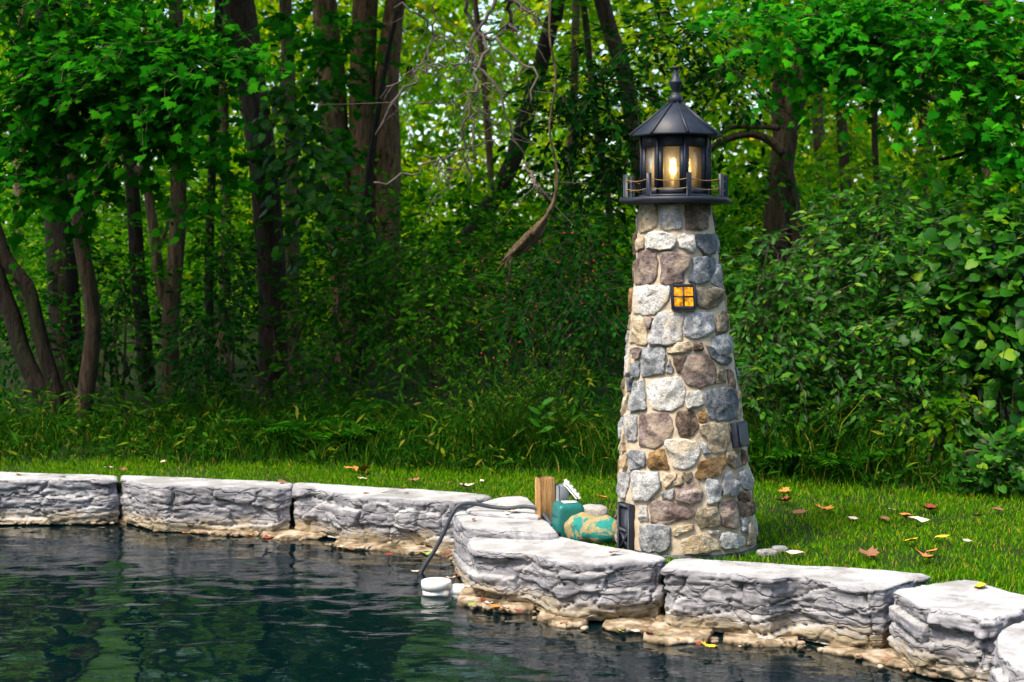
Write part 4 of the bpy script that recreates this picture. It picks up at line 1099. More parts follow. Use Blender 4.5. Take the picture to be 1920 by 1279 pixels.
tree('ash_tree', 'stout double trunk with low curved limbs right behind the lantern', 14.5, [([(1452, 520), (1456, 420), (1464, 330), (1478, 230), (1500, 130), (1525, 30), (1540, -20)], [52, 46, 44, 40]), ([(1498, 530), (1490, 420), (1470, 300), (1462, 220), (1464, 130)], [32, 30, 28])], M['bark'], crown=(1.2, 8.0), q=12, sides=20,
     tmpl=OVAL, mat2=M['dark'], size=.11, k=10, lb=(0, -.5, .9),
     limbs=[([(1470, 290), (1440, 262), (1400, 252), (1350, 268), (1310, 300)], [18, 12], 14.2), ([(1462, 240), (1420, 238), (1370, 240), (1335, 262)], [12, 7], 14.2), ([(1480, 158), (1560, 152), (1640, 158), (1700, 168), (1800, 205)], [16, 12], 14.0), ([(1480, 470), (1430, 455), (1380, 470)], [10, 5], 14.1)],
     patches=[(1080, 160, 90, 35, 13.3, .5, 40), (1160, 190, 80, 45, 13.2, .5, 40), (1050, 260, 70, 40, 13.5, .5, 30), (1150, 280, 70, 50, 13.3, .5, 34), (1100, 340, 90, 40, 13.6, .5, 30), (1230, 60, 90, 50, 13.4, .5, 30), (1340, 90, 70, 60, 13.2, .5, 34), (1390, 170, 60, 50, 13.3, .5, 26), (1300, 160, 60, 50, 13.6, .5, 24), (1150, 90, 80, 40, 13.6, .5, 20), (1420, 330, 50, 40, 13.8, .4, 10)])
tree('maple_tree', 'maple hanging leafy boughs into the upper corner beyond the lighthouse', 11.6, [([(2130, 900), (2120, 600), (2100, 300), (2080, 100), (2070, -100)], [90, 80, 70])], M['bark'], crown=(1.2, 7.6), q=13, size=.10, length=.42,
     limbs=[([(2090, 200), (1950, 150), (1800, 110), (1650, 80), (1500, 60)], [26, 8], 11.4), ([(2100, 320), (1980, 290), (1860, 280), (1760, 300)], [22, 6], 11.3), ([(2080, 60), (1900, 20), (1700, 0), (1560, -10)], [20, 6], 11.6)],
     patches=[(1460, 60, 80, 40, 11.6, .5, 30), (1560, 40, 90, 40, 11.4, .5, 34), (1660, 60, 90, 50, 11.2, .5, 36), (1760, 60, 90, 60, 11.1, .5, 36), (1860, 90, 80, 60, 11.0, .5, 32), (1560, 110, 80, 35, 11.5, .4, 22), (1680, 130, 90, 40, 11.2, .4, 26), (1800, 150, 60, 40, 11.1, .4, 18), (1890, 190, 60, 60, 10.9, .4, 28), (1860, 270, 70, 40, 10.9, .4, 26), (1900, 340, 60, 40, 10.9, .4, 22), (1840, 20, 100, 40, 11.3, .5, 26), (1600, -10, 150, 30, 11.8, .5, 26), (1420, 10, 60, 30, 12, .4, 14)])
tree('slender_tree', 'thin leafy understorey tree between the left trunks and the oak clump', 17.5, [([(395, 700), (392, 500), (398, 300), (405, 120), (410, 0)], [18, 14])], M['bark_dark'], q=14, sides=8, tmpl=OVAL, mat2=M['mid'], size=.12, k=8, length=.6,
     patches=[(300, 330, 120, 70, 17.5, .8, 44), (420, 420, 90, 70, 17.2, .8, 40), (390, 200, 90, 80, 17.6, .8, 44), (210, 430, 90, 60, 17.6, .8, 34), (60, 430, 90, 60, 17.8, .8, 30), (430, 60, 80, 60, 17.6, .8, 30), (570, 450, 60, 60, 17.4, .8, 26), (590, 120, 40, 80, 18.5, .6, 16)])
tree('slender_tree', 'thin leafy understorey tree in the gap right of the stout double trunk', 17.0, [([(1655, 640), (1650, 420), (1640, 260), (1645, 100), (1650, 0)], [14, 10])], M['bark_dark'], q=15, sides=8, tmpl=OVAL, mat2=M['mid'], size=.12, k=8, length=.6,
     patches=[(1600, 220, 70, 50, 17, .8, 22), (1700, 330, 90, 50, 16.8, .8, 30), (1590, 360, 60, 50, 16.8, .8, 22), (1800, 230, 80, 50, 17, .8, 22), (1420, 420, 60, 40, 16.6, .6, 16)])
far_specs = [('second slim trunk beyond the stout double one', 24, [(1590, 420), (1578, 250), (1572, 120), (1565, 0)], 22), ('far grey trunk in the gap over the bushes', 26, [(1545, 380), (1535, 250), (1528, 140), (1520, 0)], 26),
             ('far leaning trunk in the bright gap near the white sky', 28, [(1800, 400), (1778, 260), (1750, 150), (1720, 0)], 20), ('brown trunk in the gap just below the maple boughs', 23, [(1860, 460), (1855, 300), (1850, 150), (1845, 0)], 36),
             ('far forked grey trunk among sunlit leaves past the lantern', 27, [(1720, 420), (1735, 260), (1720, 130), (1700, 0)], 26), ('far thin trunk between the oak clump and the dead branches', 26, [(925, 460), (918, 300), (905, 120), (890, 0)], 14),
             ('far pale sapling left of the lantern deck', 22, [(1150, 560), (1145, 420), (1120, 250), (1100, 60)], 16), ('dim far trunk left of the curved maple stem', 22, [(30, 560), (36, 400), (40, 200), (44, 0)], 24),
             ('dim far trunk between the forked maple and the tall furrowed one', 21, [(420, 620), (424, 450), (420, 250), (412, 0)], 22), ('far trunk seen through leaves over the hanging log', 25, [(1060, 560), (1062, 400), (1075, 200), (1080, 0)], 18)]
for q, (lab, Y, px, wpx) in enumerate(far_specs):
    tree('slender_tree', lab, Y, [(px, [wpx, wpx * .85])], M['bark_pale'] if q % 2 else M['bark'], 'slim trees deep in the wood', crown=(.85, 10.5 + q % 3), q=20 + q, sides=9)
# ------------------------------------------------------------------ dead branches and the hanging log
def zp(pts, sc_=2.906, ox=560, oy=0): return [(ox + x / sc_, oy + y / sc_) for x, y in pts]
db = empty('dead_branch', tuple(at(930, 0, 11.6)), 'tangle of bare grey dead branches hanging down left of the lantern', 'branch')
mb = MB(); DB = [([(890, -40), (905, 60), (980, 140), (1060, 200), (1150, 280), (1240, 370), (1280, 440), (1280, 590)], 7.5), ([(1070, -30), (1040, 90), (980, 170), (940, 240), (960, 330), (1000, 380), (1060, 470), (1130, 600), (1170, 730), (1235, 885)], 7),
      ([(1030, 150), (1005, 330), (960, 450), (920, 600), (915, 780), (920, 1030)], 6.5), ([(935, 600), (960, 700), (962, 850), (880, 880), (830, 940), (815, 1020)], 4), ([(550, 30), (680, 100), (760, 180), (860, 230), (930, 260)], 4),
      ([(1050, 470), (1000, 490), (940, 560), (860, 600)], 4), ([(1140, -20), (1170, 100), (1160, 150), (1110, 160)], 8), ([(1190, -10), (1250, 60), (1320, 140)], 5), ([(650, 380), (760, 350), (900, 340), (960, 330)], 4),
      ([(460, 520), (560, 440), (660, 370), (780, 190)], 4), ([(440, 720), (540, 560), (640, 420), (720, 190), (760, 0)], 6), ([(660, 560), (780, 560), (920, 580), (1040, 610)], 3), ([(440, 1010), (600, 940), (760, 880), (960, 800), (1100, 770)], 5), ([(700, 850), (740, 880), (800, 960), (860, 1010)], 4), ([(1240, 900), (1280, 960), (1300, 1040), (1340, 1080)], 6)]
for q, (p, wd) in enumerate(DB):
    px = zp(p); Y = 11.6 + .25 * math.sin(q * 2.1); pts, r = trunk_path(px, Y, [wd * 1.05, wd * .5], None, False, 22); pts += np.c_[vnoise(np.c_[np.arange(22) * .9, np.full(22, q), np.zeros(22)], 81) - .5, np.zeros(22), vnoise(np.c_[np.arange(22) * .9, np.full(22, q), np.zeros(22)], 82) - .5] * .09; pts[:, 1] += .12 * np.sin(np.linspace(0, 5, 22) + q)
    mb.tube(pts, r, 6, True, .15, q)
    for j in range(10 if q < 10 else 6):
        a_ = pts[RNG.integers(3, 21)]; d = np.array((RNG.normal(0, .22), RNG.normal(0, .12), RNG.normal(-.10, .16)))
        mb.tube(smooth_path([a_, a_ + d * .5 + RNG.normal(0, .03, 3), a_ + d + RNG.normal(0, .04, 3)], 7), [.004, .0015], 4, False)
mb.build('branches', M['deadwood'], db, True)
lg = empty('hanging_log', tuple(at(990, 450, 11.2)), 'broken pale log end hanging in the leaves left of the lighthouse', 'log')
mb = MB()
for q in range(13):
    ox, oy = RNG.normal(0, 5), RNG.normal(0, 4); t0, t1 = RNG.uniform(0, .16), RNG.uniform(.8, 1.0)
    P_ = np.array([(946, 492), (962, 478), (988, 457), (1010, 432), (1024, 408), (1034, 386)], float); tt_ = np.linspace(0, 1, 6)
    px = [(np.interp(u_, tt_, P_[:, 0]) + ox * math.sin(math.pi * min(1, u_ + .15)), np.interp(u_, tt_, P_[:, 1]) + oy * math.sin(math.pi * min(1, u_ + .15))) for u_ in np.linspace(t0, t1, 7)]
    pts, r = trunk_path(px, 11.2 + RNG.normal(0, .02), [2, 9, 12, 11, 3], None, False, 20); mb.tube(pts, r, 7, True, .5, q)
for q in range(16):
    u_ = RNG.uniform(0, 1); a_ = at(950 + 80 * u_, 488 - 95 * u_ ** 1.1, 11.17); e_ = a_ + np.array((-RNG.uniform(.02, .12), RNG.normal(0, .03), -RNG.uniform(.02, .12))); mb.tube([a_, (a_ + e_) / 2 + RNG.normal(0, .01, 3), e_], [.006, .001], 4, False)
pts, r = trunk_path([(1028, 398), (1040, 372), (1044, 320), (1030, 240), (1042, 150), (1030, 60), (1036, -40)], 11.25, [11, 5, 4, 4, 6], None, False, 30); mb.tube(pts, r, 8, True, .25, 3)   # the bough it hangs from
mb.build('log_wood', M['bark_pale'], lg, True)

# ------------------------------------------------------------------ shrubs
def shrub(name, label, specs, tmpl, mat, size, base_px, Y, k=10, length=.38, lb=(0, -.6, .9), droop=.3, group=None, cat='shrub', stems=9):
    b = at(base_px, 800, Y); root = empty(name, (b[0], b[1], 0), label, cat, group)
    fo = Foliage(); tw = MB(); patch(fo, tw, tmpl, specs, size, k=k, length=length, lb=lb, droop=droop)
    fo.build('foliage', mat, root)
    for q in range(stems):
        s_ = specs[q % len(specs)]; e = at(s_[0] + RNG.normal(0, s_[2] * .5), s_[1] + RNG.normal(0, s_[3] * .4), s_[4]); st = np.array((b[0] + RNG.normal(0, .15), b[1] + RNG.normal(0, .1), -.05))
        tw.tube(smooth_path([st, st * .5 + e * .5 + RNG.normal(0, .12, 3), e], 12), [.016, .005], 5, False)
    tw.build('stems', M['twig'], root)
    return root
SG = 'shrubs along the edge of the wood'
shrub('leafy_bush', 'tall glossy-leaved bush beside the lighthouse stonework', [(1440, 560, 70, 70, 10.9, .35, 60), (1500, 640, 80, 80, 10.7, .35, 70), (1430, 700, 50, 70, 10.5, .3, 50), (1470, 480, 60, 50, 11.2, .4, 36), (1520, 760, 60, 60, 10.5, .3, 40)], OVAL, M['bush'], .10, 1470, 10.8, group=SG)
shrub('leafy_bush', 'broad dense bush filling the middle right above the lawn', [(1600, 520, 90, 80, 10.9, .4, 90), (1700, 470, 100, 80, 10.9, .4, 95), (1640, 640, 100, 80, 10.6, .4, 95), (1740, 590, 90, 80, 10.5, .4, 90), (1600, 740, 80, 60, 10.4, .3, 55), (1700, 720, 80, 50, 10.3, .3, 50), (1560, 430, 60, 50, 11.2, .3, 36), (1660, 390, 90, 50, 11.2, .3, 50)], OVAL, M['bush'], .095, 1660, 10.7, group=SG)
shrub('leafy_bush', 'dark tall bush with vine leaves at the picture edge', [(1830, 430, 90, 80, 10.6, .4, 70), (1880, 540, 80, 90, 10.2, .4, 70), (1800, 620, 60, 60, 10.3, .3, 40), (1890, 660, 70, 60, 10.0, .3, 46), (1940, 480, 60, 140, 10.2, .4, 70), (1850, 500, 90, 120, 10.5, .4, 60)], GRAPE, M['bush'], .105, 1860, 10.3, k=7, group=SG)
shrub('leafy_bush', 'small lime green shrub low in front of the dark bush', [(1760, 770, 40, 28, 9.9, .2, 22), (1800, 730, 36, 24, 10, .2, 12)], OVAL, M['far'], .085, 1760, 9.9, length=.25, group=SG, stems=4)
shrub('leafy_plant', 'low round-leaved plant at the lawn corner', [(1870, 860, 50, 40, 9.25, .2, 34), (1830, 890, 40, 24, 9.2, .15, 16), (1910, 820, 30, 40, 9.3, .2, 18)], GRAPE, M['bush'], .075, 1870, 9.3, k=6, length=.22, group=SG, cat='plant', stems=5)
shrub('leafy_bush', 'bush with small leaves in the shade under the forked maple', [(400, 620, 70, 70, 13.2, .5, 70), (440, 520, 60, 60, 13.6, .5, 50), (380, 720, 60, 50, 13.0, .4, 40)], OVAL, M['dark'], .085, 410, 13.2, group=SG)
shrub('leafy_bush', 'bush of glossy leaves around the thin leaf-wrapped trunk', [(620, 560, 60, 80, 13.6, .5, 60), (700, 480, 70, 60, 14.0, .5, 60), (600, 690, 60, 60, 13.0, .4, 46), (720, 580, 60, 60, 13.6, .5, 50)], OVAL, M['shrub'], .09, 640, 13.5, group=SG)
shrub('leafy_bush', 'wide bush in the middle under the hanging dead branches', [(800, 500, 80, 60, 13.2, .5, 70), (880, 560, 90, 70, 12.9, .5, 80), (800, 620, 80, 60, 12.8, .4, 60), (930, 480, 60, 40, 13.2, .4, 34)], OVAL, M['shrub'], .085, 840, 13.0, group=SG)
bb = shrub('berry_bush', 'dark bush with tiny red berries left of the lighthouse', [(1060, 520, 80, 60, 12.4, .5, 70), (1000, 610, 70, 60, 12.2, .4, 56), (1110, 600, 60, 80, 12.0, .4, 60), (1080, 440, 80, 50, 12.6, .4, 46)], OVAL, M['dark'], .075, 1060, 12.3, group=SG)
mb = MB()
for q in range(44):
    p = at(RNG.uniform(860, 1150), RNG.uniform(430, 680), RNG.uniform(11.6, 12.2)); v, f = rounded(p, (.016,) * 3, None, 2, 6, 5); mb.add(v, f)
o = mb.build('berries', simple('red berry', (.45, .02, .02), .3), bb); o['kind'] = 'stuff'
shrub('leafy_bush', 'dark shaded bush between the left trunks', [(220, 640, 60, 60, 13.8, .5, 50), (60, 660, 60, 80, 13.6, .5, 50), (230, 530, 50, 60, 14.2, .5, 36), (20, 560, 60, 60, 14.2, .5, 40)], OVAL, M['dark'], .085, 190, 13.8, group=SG)

# the mass of undergrowth further in
fo = Foliage()
n = 2600
x = RNG.uniform(-7.5, 7.5, n); Y = RNG.uniform(13.5, 22, n); x = x * Y / 16
hmax = 1.2 + 1.7 * fbm(np.c_[x * .6, Y * .6, x * 0], 21, 3)
zz_ = hmax * RNG.uniform(.05, 1, n) ** .7
O = np.c_[x, Y, zz_]; T = unit(RNG.normal(0, 1, (n, 3)) * np.array((1, 1, .5)) + np.array((0, -.5, .1)))
fo.add(OVAL, *spray(O, T, .5 * RNG.uniform(.6, 1.3, n), 13, .10, (0, -.5, 1), .3, .5))
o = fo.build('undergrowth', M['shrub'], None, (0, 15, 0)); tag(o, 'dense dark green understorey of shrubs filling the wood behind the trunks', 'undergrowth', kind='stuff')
fo = Foliage(); n = 2600
Y = RNG.uniform(18, 32, n); x = RNG.uniform(-1, 1, n) * (Y * .40 + 1); hmax = 1.5 + 2.6 * fbm(np.c_[x * .5, Y * .5, x * 0], 23, 3)
O = np.c_[x, Y, hmax * RNG.uniform(.0, 1, n) ** .7]; T = unit(RNG.normal(0, 1, (n, 3)) * np.array((1, 1, .5)) + np.array((0, -.5, .1)))
fo.add(DIAM, *spray(O, T, .6 * RNG.uniform(.6, 1.3, n), 13, .14, (0, -.5, 1), .3, .5))
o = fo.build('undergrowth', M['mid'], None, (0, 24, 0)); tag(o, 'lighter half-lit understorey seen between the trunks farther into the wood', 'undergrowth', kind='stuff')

# the sunlit wood beyond
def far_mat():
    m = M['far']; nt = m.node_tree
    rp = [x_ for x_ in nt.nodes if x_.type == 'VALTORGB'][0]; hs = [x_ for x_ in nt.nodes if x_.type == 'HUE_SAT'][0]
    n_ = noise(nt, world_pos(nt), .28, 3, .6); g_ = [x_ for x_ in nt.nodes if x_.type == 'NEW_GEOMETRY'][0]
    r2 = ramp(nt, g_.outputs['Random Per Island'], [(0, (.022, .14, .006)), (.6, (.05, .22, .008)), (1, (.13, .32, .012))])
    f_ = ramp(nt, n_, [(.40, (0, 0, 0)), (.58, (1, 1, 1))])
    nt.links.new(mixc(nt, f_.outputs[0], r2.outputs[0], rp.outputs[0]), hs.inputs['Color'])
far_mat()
fo = Foliage()
nc = 300
Yc = RNG.uniform(21, 46, nc); xc = RNG.uniform(-1, 1, nc) * (Yc * .40 + 2); zc_ = RNG.uniform(.0, 1, nc) ** 1.35 * 12
for a_, b_, c_ in zip(xc, Yc, zc_):
    r = RNG.uniform(1.0, 2.1); O, d = ellip((a_, b_, c_), (r * 1.25, r, r * .75), int(34 * r), .4)
    T = unit(d + RNG.normal(0, .5, d.shape)); fo.add(DIAM, *spray(O, T, .8 * RNG.uniform(.6, 1.3, len(O)), 12, .19, (-.1, -.3, 1), .25, .6))
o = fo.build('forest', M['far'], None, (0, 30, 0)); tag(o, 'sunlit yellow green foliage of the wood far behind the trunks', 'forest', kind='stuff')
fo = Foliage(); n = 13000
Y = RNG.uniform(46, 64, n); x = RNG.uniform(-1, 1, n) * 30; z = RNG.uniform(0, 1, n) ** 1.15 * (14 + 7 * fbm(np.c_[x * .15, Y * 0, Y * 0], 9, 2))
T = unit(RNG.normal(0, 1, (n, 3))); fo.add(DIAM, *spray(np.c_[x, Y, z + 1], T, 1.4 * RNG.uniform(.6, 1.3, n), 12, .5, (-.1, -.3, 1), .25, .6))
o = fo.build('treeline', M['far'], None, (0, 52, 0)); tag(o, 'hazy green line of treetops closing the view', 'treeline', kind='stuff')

# unseen wood added behind and beside the viewer to block the low sky
fo = Foliage(); n = 9000
a_ = RNG.uniform(math.radians(150), math.radians(390), n); rr = RNG.uniform(13, 17, n); ctr = np.array((0, 1.0))
x = ctr[0] + rr * np.cos(a_) * 1.15; Y = ctr[1] + rr * np.sin(a_); z = RNG.uniform(0, 1, n) * (9.5 + 5 * fbm(np.c_[a_ * 3, a_ * 0, a_ * 0], 91, 2))
T = unit(RNG.normal(0, 1, (n, 3))); fo.add(DIAM, *spray(np.c_[x, Y, z], T, 1.3 * RNG.uniform(.6, 1.3, n), 8, .55, (0, 0, 1), .25, .6))
o = fo.build('forest', M['canopy'], None, (0, -12, 0)); tag(o, 'unseen wood added around the viewer to block low sky light', 'forest', kind='stuff')

# ------------------------------------------------------------------ grass
def blades(P, h, w, bend, dirs=None):
    n = len(P); a = RNG.uniform(0, 2 * np.pi, n); D = np.c_[np.cos(a), np.sin(a), np.zeros(n)]; W = np.c_[-np.sin(a), np.cos(a), np.zeros(n)]
    fa = RNG.uniform(0, 2 * np.pi, n); W = np.c_[np.cos(fa), np.sin(fa), np.zeros(n)]
    up = np.array((0, 0, 1.0)); b = (bend * h)[:, None]
    V = np.stack([P - W * w[:, None] / 2, P + W * w[:, None] / 2, P + up * (h * .55)[:, None] + D * b * .3 - W * w[:, None] * .38, P + up * (h * .55)[:, None] + D * b * .3 + W * w[:, None] * .38, P + up * (h * (1 - .25 * bend))[:, None] + D * b], 1)
    off = np.arange(n)[:, None] * 5
    return V.reshape(-1, 3), [off + np.array([[0, 1, 3, 2]]), off + np.array([[2, 3, 4]])]
n = 330000
x = RNG.uniform(-4.6, 4.6, n); Y = RNG.uniform(5.0, 11.4, n)
P = np.c_[x, Y]; sd = pond_sd(P)
def in_poly(P, Q):
    r_ = np.zeros(len(P), bool)
    for i_ in range(len(Q)):
        a, b = Q[i_], Q[i_ - 1]; c = (a[1] > P[:, 1]) != (b[1] > P[:, 1])
        r_ ^= c & (P[:, 0] < (b[0] - a[0]) * (P[:, 1] - a[1]) / (b[1] - a[1] + 1e-12) + a[0])
    return r_
under_ = np.zeros(n, bool)
for Q in FOOT: under_ |= in_poly(P, Q.mean(0) + (Q - Q.mean(0)) * 1.03)
thin_ = (fbm(np.c_[P * 3.1, P[:, :1] * 0], 37, 3) < .40) & (RNG.uniform(0, 1, n) < .6)
keep = ~under_ & ~thin_ & (sd > .02) & (Y < edge_y(x) + .12) & (x > -Y * .37 - .25) & (x < Y * .37 + 1.3) & (np.hypot(x - XB, Y - TY) > .36)
P = P[keep]; z = ground_z(P); n = len(P)
pat = fbm(np.c_[P * 2.2, P[:, :1] * 0], 33, 3)
h = RNG.uniform(.015, .036, n) * (.7 + .7 * pat); edge = np.clip((P[:, 1] - edge_y(P[:, 0]) + .35) / .5, 0, 1); h *= 1 + 1.2 * edge ** 2
v, f = blades(np.c_[P, z], h, RNG.uniform(.0035, .007, n), RNG.uniform(.2, .9, n))
o = put('grass', v, f, M['grass'], None, False, (0, 8, 0)); tag(o, 'short mown lawn grass between the stone wall and the wood', 'grass', kind='stuff')
n = 29000
x = RNG.uniform(-4.8, 5.2, n); u = RNG.uniform(0, 1, n) ** .8; Y = edge_y(x) - .05 + u * 2.2; P = np.c_[x, Y]
hp_ = .55 + 1.0 * fbm(np.c_[P * 1.3, P[:, :1] * 0], 35, 3); side = np.interp(x, [-4, -2, -.5, .4, 2, 4], [.5, .5, .7, 1.1, 1.2, 1.1])
hp_ = np.clip(hp_ - .35, .15, 2) ** 1.6 * 1.3
h = RNG.uniform(.08, .46, n) * hp_ * (.75 + .6 * np.clip(u * 2.2, 0, 1)) * side
v, f = blades(np.c_[P, ground_z(P)], h, RNG.uniform(.005, .013, n), RNG.uniform(.25, 1.2, n))
o = put('tall_grass', v, f, M['weed'], None, False, (0, 10, 0)); tag(o, 'unmown tall grass and weeds along the edge of the wood', 'grass', kind='stuff')
fo = Foliage(); n = 1650
x = RNG.uniform(-4.8, 5.2, n); Y = edge_y(x) + .1 + RNG.uniform(0, 1, n) * 2.4; P = np.c_[x, Y]
sidew = np.interp(x, [-4, -.5, .4, 4], [.6, .8, 1.2, 1.3])
O = np.c_[P, ground_z(P) + RNG.uniform(.02, .45, n) * sidew * np.clip((Y - edge_y(x)) * 1.2, .2, 1)]
T = unit(RNG.normal(0, 1, (n, 3)) + np.array((0, -.4, .5)))
fo.add(LANCE, *spray(O[:1000], T[:1000], .28, 9, .11, (0, -.5, 1), .25, .5)); fo.add(OVAL, *spray(O[1000:], T[1000:], .22, 8, .06, (0, -.5, 1), .2, .5))
o = fo.build('weeds', M['weed'], None, (0, 10, 0)); tag(o, 'low leafy weeds mixed into the tall grass under the trees', 'weeds', kind='stuff')

# feathery weed clump in the middle
for q, (lab, px, Y, hh, spd, n) in enumerate([('feathery yellow green weed clump left of the lighthouse', 960, 10.6, .85, .42, 90), ('clump of arching broad grass right of the lighthouse', 1500, 10.0, .75, .35, 120)]):
    b = at(px, 800, Y); b[2] = 0; root = empty('weed_clump', tuple(b), lab, 'plant', 'weed clumps at the wood edge')
    if q == 0:
        mb = MB(); fo = Foliage()
        for j in range(n):
            e = b + np.array((RNG.normal(0, spd), RNG.normal(0, .2), hh * RNG.uniform(.45, 1.1))); st = b + np.array((RNG.normal(0, .12), RNG.normal(0, .12), 0))
            pts = smooth_path([st, st * .45 + e * .55 + np.array((0, 0, .10)), e], 8); mb.tube(pts, [.003, .001], 3, False)
            O = pts[RNG.integers(3, 8, 9)]; T = unit(RNG.normal(0, 1, (9, 3)) + np.array((0, 0, .5))); fo.add(LANCE, *spray(O, T, .10, 4, .035, (0, -.5, 1), .1, .5))
        mb.build('stems', M['weed'], root); fo.build('foliage', M['weed'], root)
    else:
        P = b + np.c_[RNG.normal(0, spd * .6, n), RNG.normal(0, .12, n), np.zeros(n)]
        v, f = blades(P, hh * RNG.uniform(.5, 1, n), RNG.uniform(.012, .022, n), RNG.uniform(.4, 1.3, n)); put('foliage', v, f, M['weed'], root)

def fern(px, Y, label, n=11, L=.5):
    b = at(px, 800, Y); b[2] = float(ground_z(np.array([[b[0], b[1]]]))[0]); root = empty('fern_plant', tuple(b), label, 'fern', 'ferns at the wood edge')
    fo = Foliage(); mb = MB()
    for j in range(n):
        a = j * 2.4 + px; l = L * RNG.uniform(.7, 1.15); d = np.array((math.cos(a), math.sin(a) * .7, 0)); t = np.linspace(0, 1, 14)
        pts = b + d * (l * t)[:, None] + np.array((0, 0, 1)) * (l * (1.15 * t - .75 * t ** 2.2))[:, None]; mb.tube(pts, [.004, .001], 4, False)
        T = np.gradient(pts, axis=0); T = unit(T); W = unit(np.cross(T, np.array((0, 0, 1.0)))); N = np.cross(W, T)
        for sg in (-1, 1):
            S = .16 * l / .5 * np.sin(np.pi * (t * .85 + .12)) + .02; fo.add(LANCE, pts[1:], (W * sg + T * .45)[1:], N[1:] + RNG.normal(0, .15, (13, 3)), S[1:])
    fo.build('foliage', M['shrub'], root); mb.build('stems', M['weed'], root)
for px, Y, lab, L in [(610, 10.9, 'arching fern at the lawn edge below the thin dark trunk', .5), (545, 11.3, 'darker fern close to the foot of the tall furrowed trunk', .5), (700, 11.2, 'fern half hidden in grass under the wide middle bush', .45), (640, 11.8, 'fern standing behind the arching lawn-edge fern', .55), (1400, 9.9, 'fern tucked against the right flank of the lighthouse', .45), (1560, 9.7, 'low fern in front of the broad dense bush', .4)]:
    fern(px, Y, lab, 11, L)
b = at(1012, 850, 10.3); b[2] = 0
root = empty('broadleaf_plant', tuple(b), 'tall single weed with a few large leaves left of the lighthouse', 'plant')
mb = MB(); top_ = at(1015, 752, 10.3); mb.tube(smooth_path([b, (b + top_) / 2 + np.array((.03, 0, 0)), top_], 8), [.008, .004], 6); mb.build('stem', M['weed'], root, True)
for j in range(7):
    fo = Foliage(); a = j * 2.2; p = b + (top_ - b) * (.55 + .065 * j)
    fo.add(OVAL, p[None], np.array([(math.cos(a), -.6 + .5 * math.sin(a), .5)]), np.array([(0, -.8, .8)]), np.array([.115])); fo.build('leaf', M['bush'], root)

# ------------------------------------------------------------------ fallen leaves
LC_ = {'yellow': (.62, .42, .03), 'orange': (.55, .20, .045), 'brown': (.22, .10, .05), 'pale': (.55, .42, .33), 'red': (.22, .035, .02), 'cream': (.62, .55, .36), 'green': (.22, .30, .05)}
LM = {k_: simple('fallen leaf ' + k_, c_, .6, .3, .3, 50, .3) for k_, c_ in LC_.items()}
def fallen(col, p, size, label, kind='oval', group=None, curl=.3, rot=None):
    rs = np.random.default_rng(int(abs(p[0]) * 9973 + abs(p[1]) * 7919))
    out_ = np.array([(x, y) for x, y in (_o if kind == 'maple' else [(0, 0), (.15, .16), (.4, .27), (.7, .2), (1, 0), (.7, -.2), (.4, -.27), (.15, -.16)])], float)
    c = np.array((.4, 0)); V = [np.r_[c, 0.0]]; 
    ring1 = c + (out_ - c) * .55
    for r_ in (ring1, out_):
        for q_ in r_: V.append(np.r_[q_, 0.0])
    V = np.array(V); V[:, 2] = curl * ((V[:, 0] - .45) ** 2 * .8 + np.abs(V[:, 1]) * .7 + .12 * rs.normal(0, .5, len(V)))
    n_ = len(out_); tri = np.array([(0, 1 + i, 1 + (i + 1) % n_) for i in range(n_)]); qd = np.array([(1 + i, 1 + n_ + i, 1 + n_ + (i + 1) % n_, 1 + (i + 1) % n_) for i in range(n_)])
    a = rs.uniform(0, 360) if rot is None else rot
    V = (V - np.array((.45, 0, 0))) * size @ (rotz(a) @ rotx(rs.uniform(-14, 14)) @ roty(rs.uniform(-10, 10))).T
    V[:, 2] -= V[:, 2].min() - .001
    o = put('fallen_leaf', V + np.asarray(p), [tri, qd], LM[col], None, True); return tag(o, label, 'leaf', group)
GL = .022
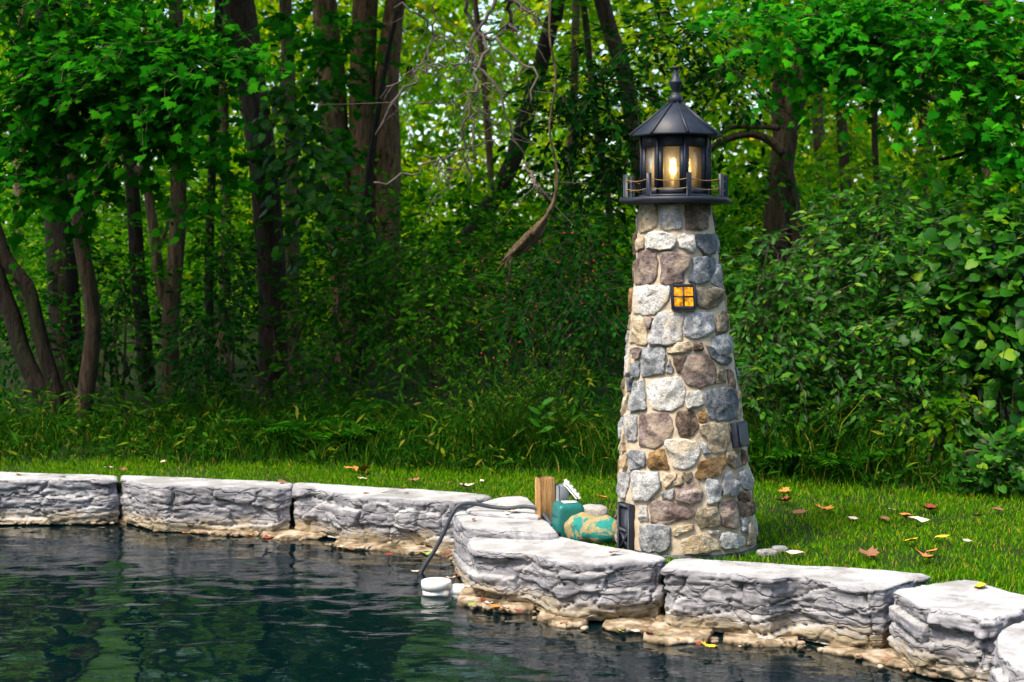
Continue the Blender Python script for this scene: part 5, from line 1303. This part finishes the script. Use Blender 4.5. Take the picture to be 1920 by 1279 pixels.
for col, px, py, s_, kd, lab in [('orange', 684, 884, .11, 'maple', 'large orange leaf on the lawn behind the far wall'), ('orange', 656, 880, .06, 'oval', 'small orange leaf beside the large orange one'), ('cream', 680, 899, .05, 'oval', 'cream leaf on the grass below the orange leaf'), ('brown', 774, 903, .07, 'maple', 'brown leaf on the lawn above the split limestone block'), ('pale', 871, 914, .085, 'maple', 'pale pinkish leaf standing in the grass near the hose'), ('cream', 904, 904, .04, 'oval', 'tiny cream leaf on the grass left of the post'), ('orange', 1128, 934, .06, 'oval', 'orange leaf on the grass between post and lighthouse'), ('cream', 306, 868, .05, 'oval', 'whitish leaf at the grass edge under the forked maple'), ('pale', 203, 878, .05, 'oval', 'pale leaf on the far lawn left of the forked maple'), ('brown', 228, 882, .06, 'oval', 'brown leaf lying beside the pale one on the far lawn'),
                             ('orange', 1470, 922, .06, 'maple', 'orange leaf at the lawn edge right of the lighthouse'), ('red', 1468, 940, .07, 'maple', 'dark red leaf below the orange one near the lighthouse'), ('orange', 1545, 957, .085, 'maple', 'large orange brown leaf on the right lawn'), ('brown', 1500, 962, .07, 'oval', 'brown leaf between the lighthouse and the large orange leaf'), ('cream', 1672, 957, .06, 'oval', 'cream leaf on the middle of the right lawn'), ('red', 1745, 957, .085, 'maple', 'dark red brown leaf far back on the right lawn'), ('orange', 1697, 972, .08, 'oval', 'orange leaf beside the big pale leaf'), ('brown', 1658, 975, .08, 'oval', 'brown curled leaf left of the orange leaf'), ('cream', 1720, 979, .09, 'oval', 'big pale cream leaf on the right lawn'), ('pale', 1600, 974, .05, 'oval', 'small pinkish leaf on the right lawn'), ('yellow', 1706, 1017, .075, 'oval', 'bright yellow leaf in the grass above the long block'), ('yellow', 1765, 1009, .06, 'oval', 'yellow leaf nearest the right end of the lawn'), ('brown', 1632, 1043, .08, 'maple', 'crumpled brown leaf just behind the long block'), ('orange', 1738, 1048, .085, 'maple', 'tan orange leaf close behind the rough-faced block'), ('orange', 1748, 1036, .06, 'oval', 'upright tan leaf touching the tan orange one'), ('pale', 1493, 1040, .07, 'oval', 'pale twisted leaf right of the lighthouse foot'), ('brown', 1870, 958, .08, 'oval', 'brown leaf near the low round-leaved plant'), ('yellow', 1905, 957, .04, 'oval', 'small yellow leaf at the edge of the lawn'), ('pale', 1813, 1016, .04, 'oval', 'tiny pink leaf alone on the right lawn'), ('brown', 1830, 968, .05, 'oval', 'small dark leaf below the low round-leaved plant')]:
    fallen(col, on_plane(px, py, GL), s_ * 1.35, lab, kd, 'fallen leaves on the lawn', .55)
for col, px, py, z_, s_, kd, lab in [('yellow', 1838, 1101, .046, .085, 'oval', 'yellow leaf lying on top of the rough-faced block'), ('brown', 1149, 1037, .055, .05, 'maple', 'brown curled leaf on the curved block by the lighthouse door'), ('pale', 964, 958, .10, .055, 'maple', 'pinkish leaf caught beside the hose on the slab'), ('cream', 950, 963, .095, .035, 'oval', 'cream leaf on the slab under the hose'), ('green', 938, 950, .10, .035, 'oval', 'small green leaf on the slab above the hose'), ('brown', 888, 975, .075, .035, 'oval', 'brown leaf on the chipped middle step'), ('brown', 118, 895, .05, .05, 'oval', 'tan leaf on top of the farthest block'), ('yellow', 34, 890, .05, .06, 'oval', 'yellow leaf on the farthest block at the picture edge'), ('brown', 530, 905, .05, .05, 'maple', 'brown leaf on the joint of the two far blocks'), ('green', 761, 925, .05, .04, 'oval', 'green leaf on top of the split limestone block'), ('cream', 720, 922, .05, .035, 'oval', 'white leaf on top of the split limestone block'), ('brown', 686, 925, .05, .04, 'oval', 'brown leaf left of the white one on the split block'), ('red', 752, 916, .05, .05, 'oval', 'dark red leaf on the grass edge of the split block')]:
    fallen(col, on_plane(px, py, z_), s_ * 1.25, lab, kd, 'fallen leaves on the stones', .35)
seen_ = {}
for q in range(34):
    px, py = [(905, 1125), (930, 1138), (950, 1142), (895, 1118), (915, 1132), (970, 1146), (885, 1135), (500, 1010), (470, 1004), (560, 1008), (660, 1030), (640, 1026), (730, 1040), (800, 1040), (840, 1040), (150, 982), (200, 982), (60, 980), (1190, 1184), (1215, 1187), (1165, 1186), (1310, 1208), (1270, 1200), (1060, 1170), (870, 1060), (845, 1085), (860, 1082), (1240, 1190), (380, 1000), (350, 1000), (1610, 1232), (1660, 1240), (780, 1074), (830, 1046)][q]
    wh = 'far ledge under the dark block' if px < 240 else 'ledge under the cracked pale block' if px < 480 else 'ledge below the two far block joints' if px < 605 else 'ledge left of the hanging hose' if px < 852 else 'ledge and rock by the white pipe' if py < 1100 else 'broad ledge below the curved block' if px < 1000 else 'ledge below the curved block end' if px < 1200 else 'ledge below the long block' if px < 1400 else 'ledge below the rough-faced block'
    cn = ['red', 'orange', 'brown', 'brown', 'pale', 'red', 'green'][q % 7]
    key = (cn, wh); seen_[key] = seen_.get(key, 0) + 1
    fallen(cn, on_plane(px, py, -.218), RNG.uniform(.04, .065), 'small %s%s fallen leaf on the tan %s' % (['', 'second ', 'third ', 'fourth '][seen_[key] - 1], cn, wh), 'maple' if q % 3 else 'oval', 'fallen leaves at the waterline', .4)
fallen('red', on_plane(502, 1014, -.225), .09, 'large dark red leaf on the ledge below the far wall', 'maple', 'fallen leaves on the stones', .5)
fallen('yellow', on_plane(1326, 1214, -.222), .075, 'bright orange yellow leaf on the ledge below the long block', 'maple', 'fallen leaves on the stones', .4)

for o in bpy.data.objects:
    if o.parent is not None and o.name.split('.')[0] in ('leaves', 'twigs', 'foliage', 'stems', 'vine', 'crown', 'branches'): o['kind'] = 'stuff'
